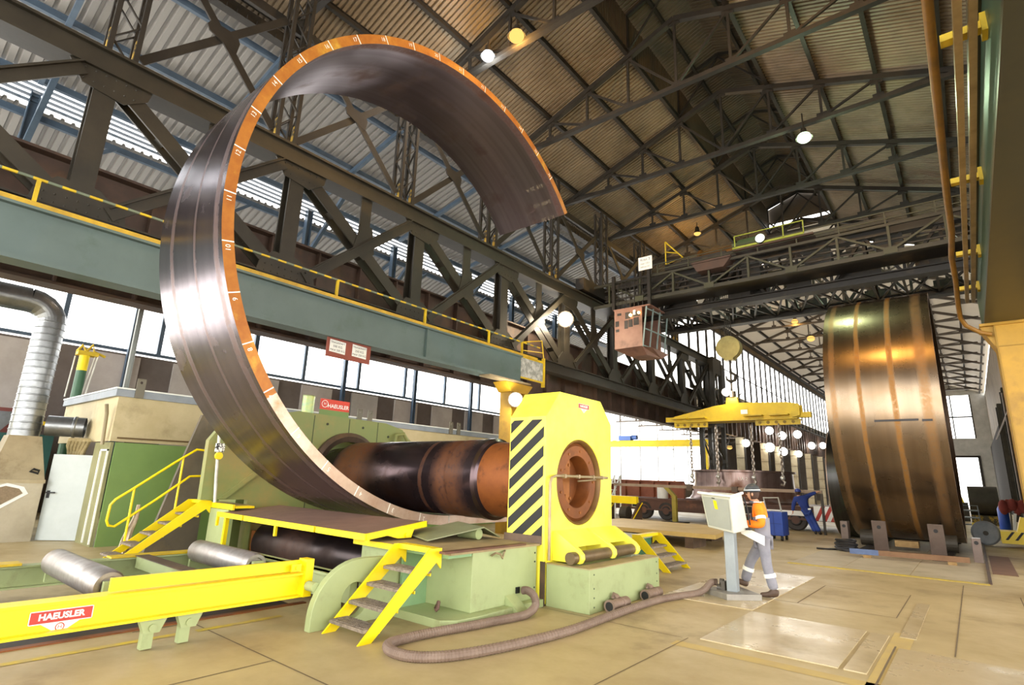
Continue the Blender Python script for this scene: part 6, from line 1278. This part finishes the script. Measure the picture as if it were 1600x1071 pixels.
# jacket: grey body with orange yoke and sleeves
def two_tone(name, zc):
    m = bpy.data.materials.new(name); m.use_nodes = True; n = m.node_tree.nodes; L = m.node_tree.links; b = n['Principled BSDF']; b.inputs['Roughness'].default_value = .8
    tc = n.new('ShaderNodeTexCoord'); sp = n.new('ShaderNodeSeparateXYZ'); L.new(tc.outputs['Object'], sp.inputs[0]); gt = n.new('ShaderNodeMath'); gt.operation = 'GREATER_THAN'; L.new(sp.outputs['Z'], gt.inputs[0]); gt.inputs[1].default_value = zc
    mx = n.new('ShaderNodeMix'); mx.data_type = 'RGBA'; mx.inputs[6].default_value = lin('#86858d'); mx.inputs[7].default_value = lin('#ff8a12'); L.new(gt.outputs[0], mx.inputs[0]); L.new(mx.outputs[2], b.inputs['Base Color']); return m
W0 = (-2.86, 10.35, 0)
t, T, jo, to = person('person in orange and grey workwear with a dark helmet, walking past the console holding papers', W0, rad(186), J, two_tone('orange_grey_jacket', 1.27), graywork, mat('brown_boot', '#5a4536', '#4a382c', 5, .6), mat('dark_helmet', '#4a4d50', '#3f4244', 4, .35), (1, -.1, -.05), white)
# sleeves of the jacket in orange
for s in 'lr':
    T_ = T; n2 = {'sh': (T(*J[s + 'sh']), .09), 'el': (T(*J[s + 'el']), .076), 'cf': (T(*J[s + 'cf']), .056)}
    sl = skinned('sleeve', n2, [('sh', 'el'), ('el', 'cf')], orangew, jo, 2, 'sh')
    band_ring(T, J[s + 'sh'], J[s + 'el'], .5, .083, .05, refl, sl)
    band_ring(T, J[s + 'kn'], J[s + 'hem'], .3, .094, .06, refl, to)
    u = V(J[s + 'sh']); b = MB().bar(T(*(u + V((-.06, 0, .086)))), T(*(u + V((.06, 0, .086)))), .05, .012); b.build('shoulder_tape', refl, jo)
b = MB().bar(T(.15, -.1, 1.22), T(.16, -.1, 1.33), .12, .01, (1, 0, 0)); b.build('chest_pocket', mat('pocket_grey', '#77767f', None, rough=.85), jo)
b = MB().tube([T(.1 + .075 * cos(a), .08 * sin(a), 1.5 + .01 * cos(a)) for a in [2 * pi * i / 16 for i in range(16)]], .022, 8, closed=True); b.build('collar', mat('collar_grey', '#6f7380', None, rough=.85), jo, smooth=60)
b = MB(); P = [T(.33, -.25, 1.13), T(-.06, -.29, .98), T(-.05, -.3, .83), T(.31, -.26, .99)]; b.add(P, [(0, 1, 2, 3)]); o = b.build('paper_sheets', mat('paper', '#f6f3e8', None, rough=.8), None, loc=P[0]); o.modifiers.new('thick', 'SOLIDIFY').thickness = .008
tag(o, 'white sheets of paper held by the worker in orange', 'papers')
b = MB(); P = [T(.34, -.25, 1.135), T(.27, -.22, 1.13), T(.29, -.22, 1.24), T(.36, -.25, 1.23)]; b.add(P, [(0, 1, 2, 3)]); 
# worker in blue, leaning back with one arm stretched to the end of the beam
J2 = dict(pelvis=(.0, -.28, .9), waist=(.0, -.37, 1.06), chest=(.02, -.48, 1.32), neck=(.04, -.53, 1.47), head=(.06, -.56, 1.6),
          lsh=(.02, -.66, 1.36), lel=(.0, -.76, 1.08), lwr=(.03, -.8, .84), lsd=(1, 0, 0), rsh=(.04, -.3, 1.42), rel=(.1, -.08, 1.55), rwr=(.1, .12, 1.64), rsd=(1, 0, 0),
          lhip=(.0, -.36, .85), lkn=(.02, -.2, .48), lan=(.0, -.04, .1), ltoe=(.14, -.05, .045), rhip=(.0, -.2, .87), rkn=(.02, -.06, .48), ran=(.0, .1, .1), rtoe=(.14, .12, .045), curl=1.2)
blue_w = mat('blue_workwear', '#22387f', '#1b2f6e', 4, .85, bump=.2, bscale=20)
t, T, jo, to = person('person in blue overalls and helmet leaning back with an arm stretched to the thin beam', (-5.02, 25.4, 0), rad(95), J2, blue_w, mat('blue_trousers', '#2c4690', '#233a7d', 4, .85), mat('black_boot', '#22201f', None, rough=.6), mat('blue_helmet', '#31408c', None, rough=.3), (.9, -.3, 0), None, 1.15)
MB().bar(T(-.15, -.22, .97), T(-.15, -.12, .98), .04, .06, (0, 0, 1)).build('belt_patch', white, jo)
# ---------------------------------------------------------------- lamps of the hall
def bay_lamp(label, p, color, power, em, r=.24, stem=.6, kind='ceiling_lamp'):
    t = thing(kind, label, 'lamp', p, 'discharge lamps')
    x, y, z = p
    MB().lathe([(.06, .42), (.1, .4), (.12, .2), (r, .0), (r * .96, .0), (.1, .2)], (x, y, z), (0, 0, 1), 28).build('reflector', darker, t, smooth=40)
    MB().sphere((x, y, z + .02), r * .85, 18, 12, (1, 1, .8)).build('bulb', emis('lamp_%02d' % len(MATS), color + (1,), (.4 if color[2] < .3 else 1.0)), t, smooth=60)
    MB().cyl((x, y, z + .4), (x, y, z + .4 + stem), .025, 8).build('stem', darker, t)
    l = lamp('lamp_light', 'POINT', (x, y, z - .32), power * .1, color, .2); l.parent = t; l.location = V((0, 0, -.32))
    return t
AMB, WHT, GRN = (1, .55, .14), (.86, .95, 1), (.72, 1, .62)
bay_lamp('white discharge lamp hanging from a roof truss above the curled plate', (-11.0, 11.45, 15.75), WHT, 700, 40, .26, .3)
bay_lamp('amber sodium lamp hanging beside the white lamp above the curled plate', (-9.74, 11.45, 15.85), AMB, 1200, 40, .3, .3)
bay_lamp('greenish white discharge lamp under the truss beside the lantern', (-3.37, 21.45, 15.0), GRN, 1500, 45, .3, .7)
bay_lamp('amber sodium lamp on the truss over the enormous closed ring', (-2.2, 11.45, 15.8), AMB, 3500, 40, .3, .3)
bay_lamp('amber lamp low beside the dark green runway beam', (2.4, 12.6, 4.6), AMB, 40, 30, .2, 5.0)
bay_lamp('small amber lamp under the roof above the hook block end of the crane', (-10.6, 29.4, 16.0), AMB, 900, 40, .22, .3)
bay_lamp('small greenish lamp shining through the crane lattice', (-2.83, 36.72, 12.9), GRN, 900, 45, .25, 2.4)
bay_lamp('amber lamp on the pale far roof, first beyond the crane', (-10.32, 51.4, 16.0), AMB, 300, 40, .32, .3)
bay_lamp('amber lamp on the pale far roof, second beyond the crane', (-10.09, 56.4, 15.5), AMB, 300, 40, .4, .3)
bay_lamp('amber lamp low among the pale aisle columns', (-15.5, 48, 4.9), AMB, 250, 30, .26, .5)
bay_lamp('amber lamp among the aisle columns beyond the chains', (-16.5, 62, 5.6), AMB, 250, 30, .32, .5)
# bare floodlights: on the girder, on the beam post, on the lifting beam, along the aisle columns
def flood(label, p, d, em, r=.22, color=(1, .93, .8), power=300, hold=(-13.14, None, None)):
    t = thing('floodlight', label, 'floodlight', p, 'floodlights'); p = V(p); d = V(d).normalized()
    MB().lathe([(.05, -.28), (.12, -.26), (r, -.02), (r * 1.05, 0), (r * .95, 0), (r * .8, -.06)], p, d, 28).build('housing', darker, t, smooth=40)
    MB().sphere(tuple(p - d * .03), r * .85, 18, 12).build('bulb', emis('flood_%02d' % len(MATS), color + (1,), em * .2), t, smooth=60)
    q = V([h if h is not None else c for h, c in zip(hold, p - d * .27)]); MB().bar(p - d * .27, q, .07, .07, (0, 0, 1)).build('bracket', darker, t)
    l = lamp('lamp_light', 'POINT', p, power * .1, color, .2); l.parent = t; l.location = d * .3
    return t
flood('very bright warm floodlight on the lattice girder near the free end of the curled plate', (-12.7, 18.9, 8.5), (.65, -.7, -.3), 60, .34, (1, .84, .6), 1500, (-12.96, None, None))
flood('bright white floodlight at the beam post just above the striped end frame', (-11.6, 14.3, 4.35), (.65, -.7, -.2), 60, .24, (1, .95, .85), 500, (-11.88, None, None))
flood('white lamp on the swivel above the yellow lifting beam', (-8.65, 26.75, 6.15), (.3, -.9, 0), 50, .2, (1, .97, .9), 300, (-8.47, 26.9, 6.1))
for i, (y, z, r) in enumerate(((43.1, 4.9, .3), (49.5, 5.0, .42), (49.75, 6.4, .36), (53.8, 4.9, .4), (53.75, 6.3, .4), (59.6, 5.0, .34), (59.75, 6.9, .42), (65.75, 6.2, .4), (71.75, 6.6, .4))):
    flood('white floodlight past the lifting beam, %s of the aisle cluster' % NTH[i], (-12.7, y, z), (.5, -.86, 0), 40, r, (1, .98, .92), 250, (-13.33, None, None) if z > 5.4 else (-12.94, None, None))
print('objects', len(bpy.data.objects))
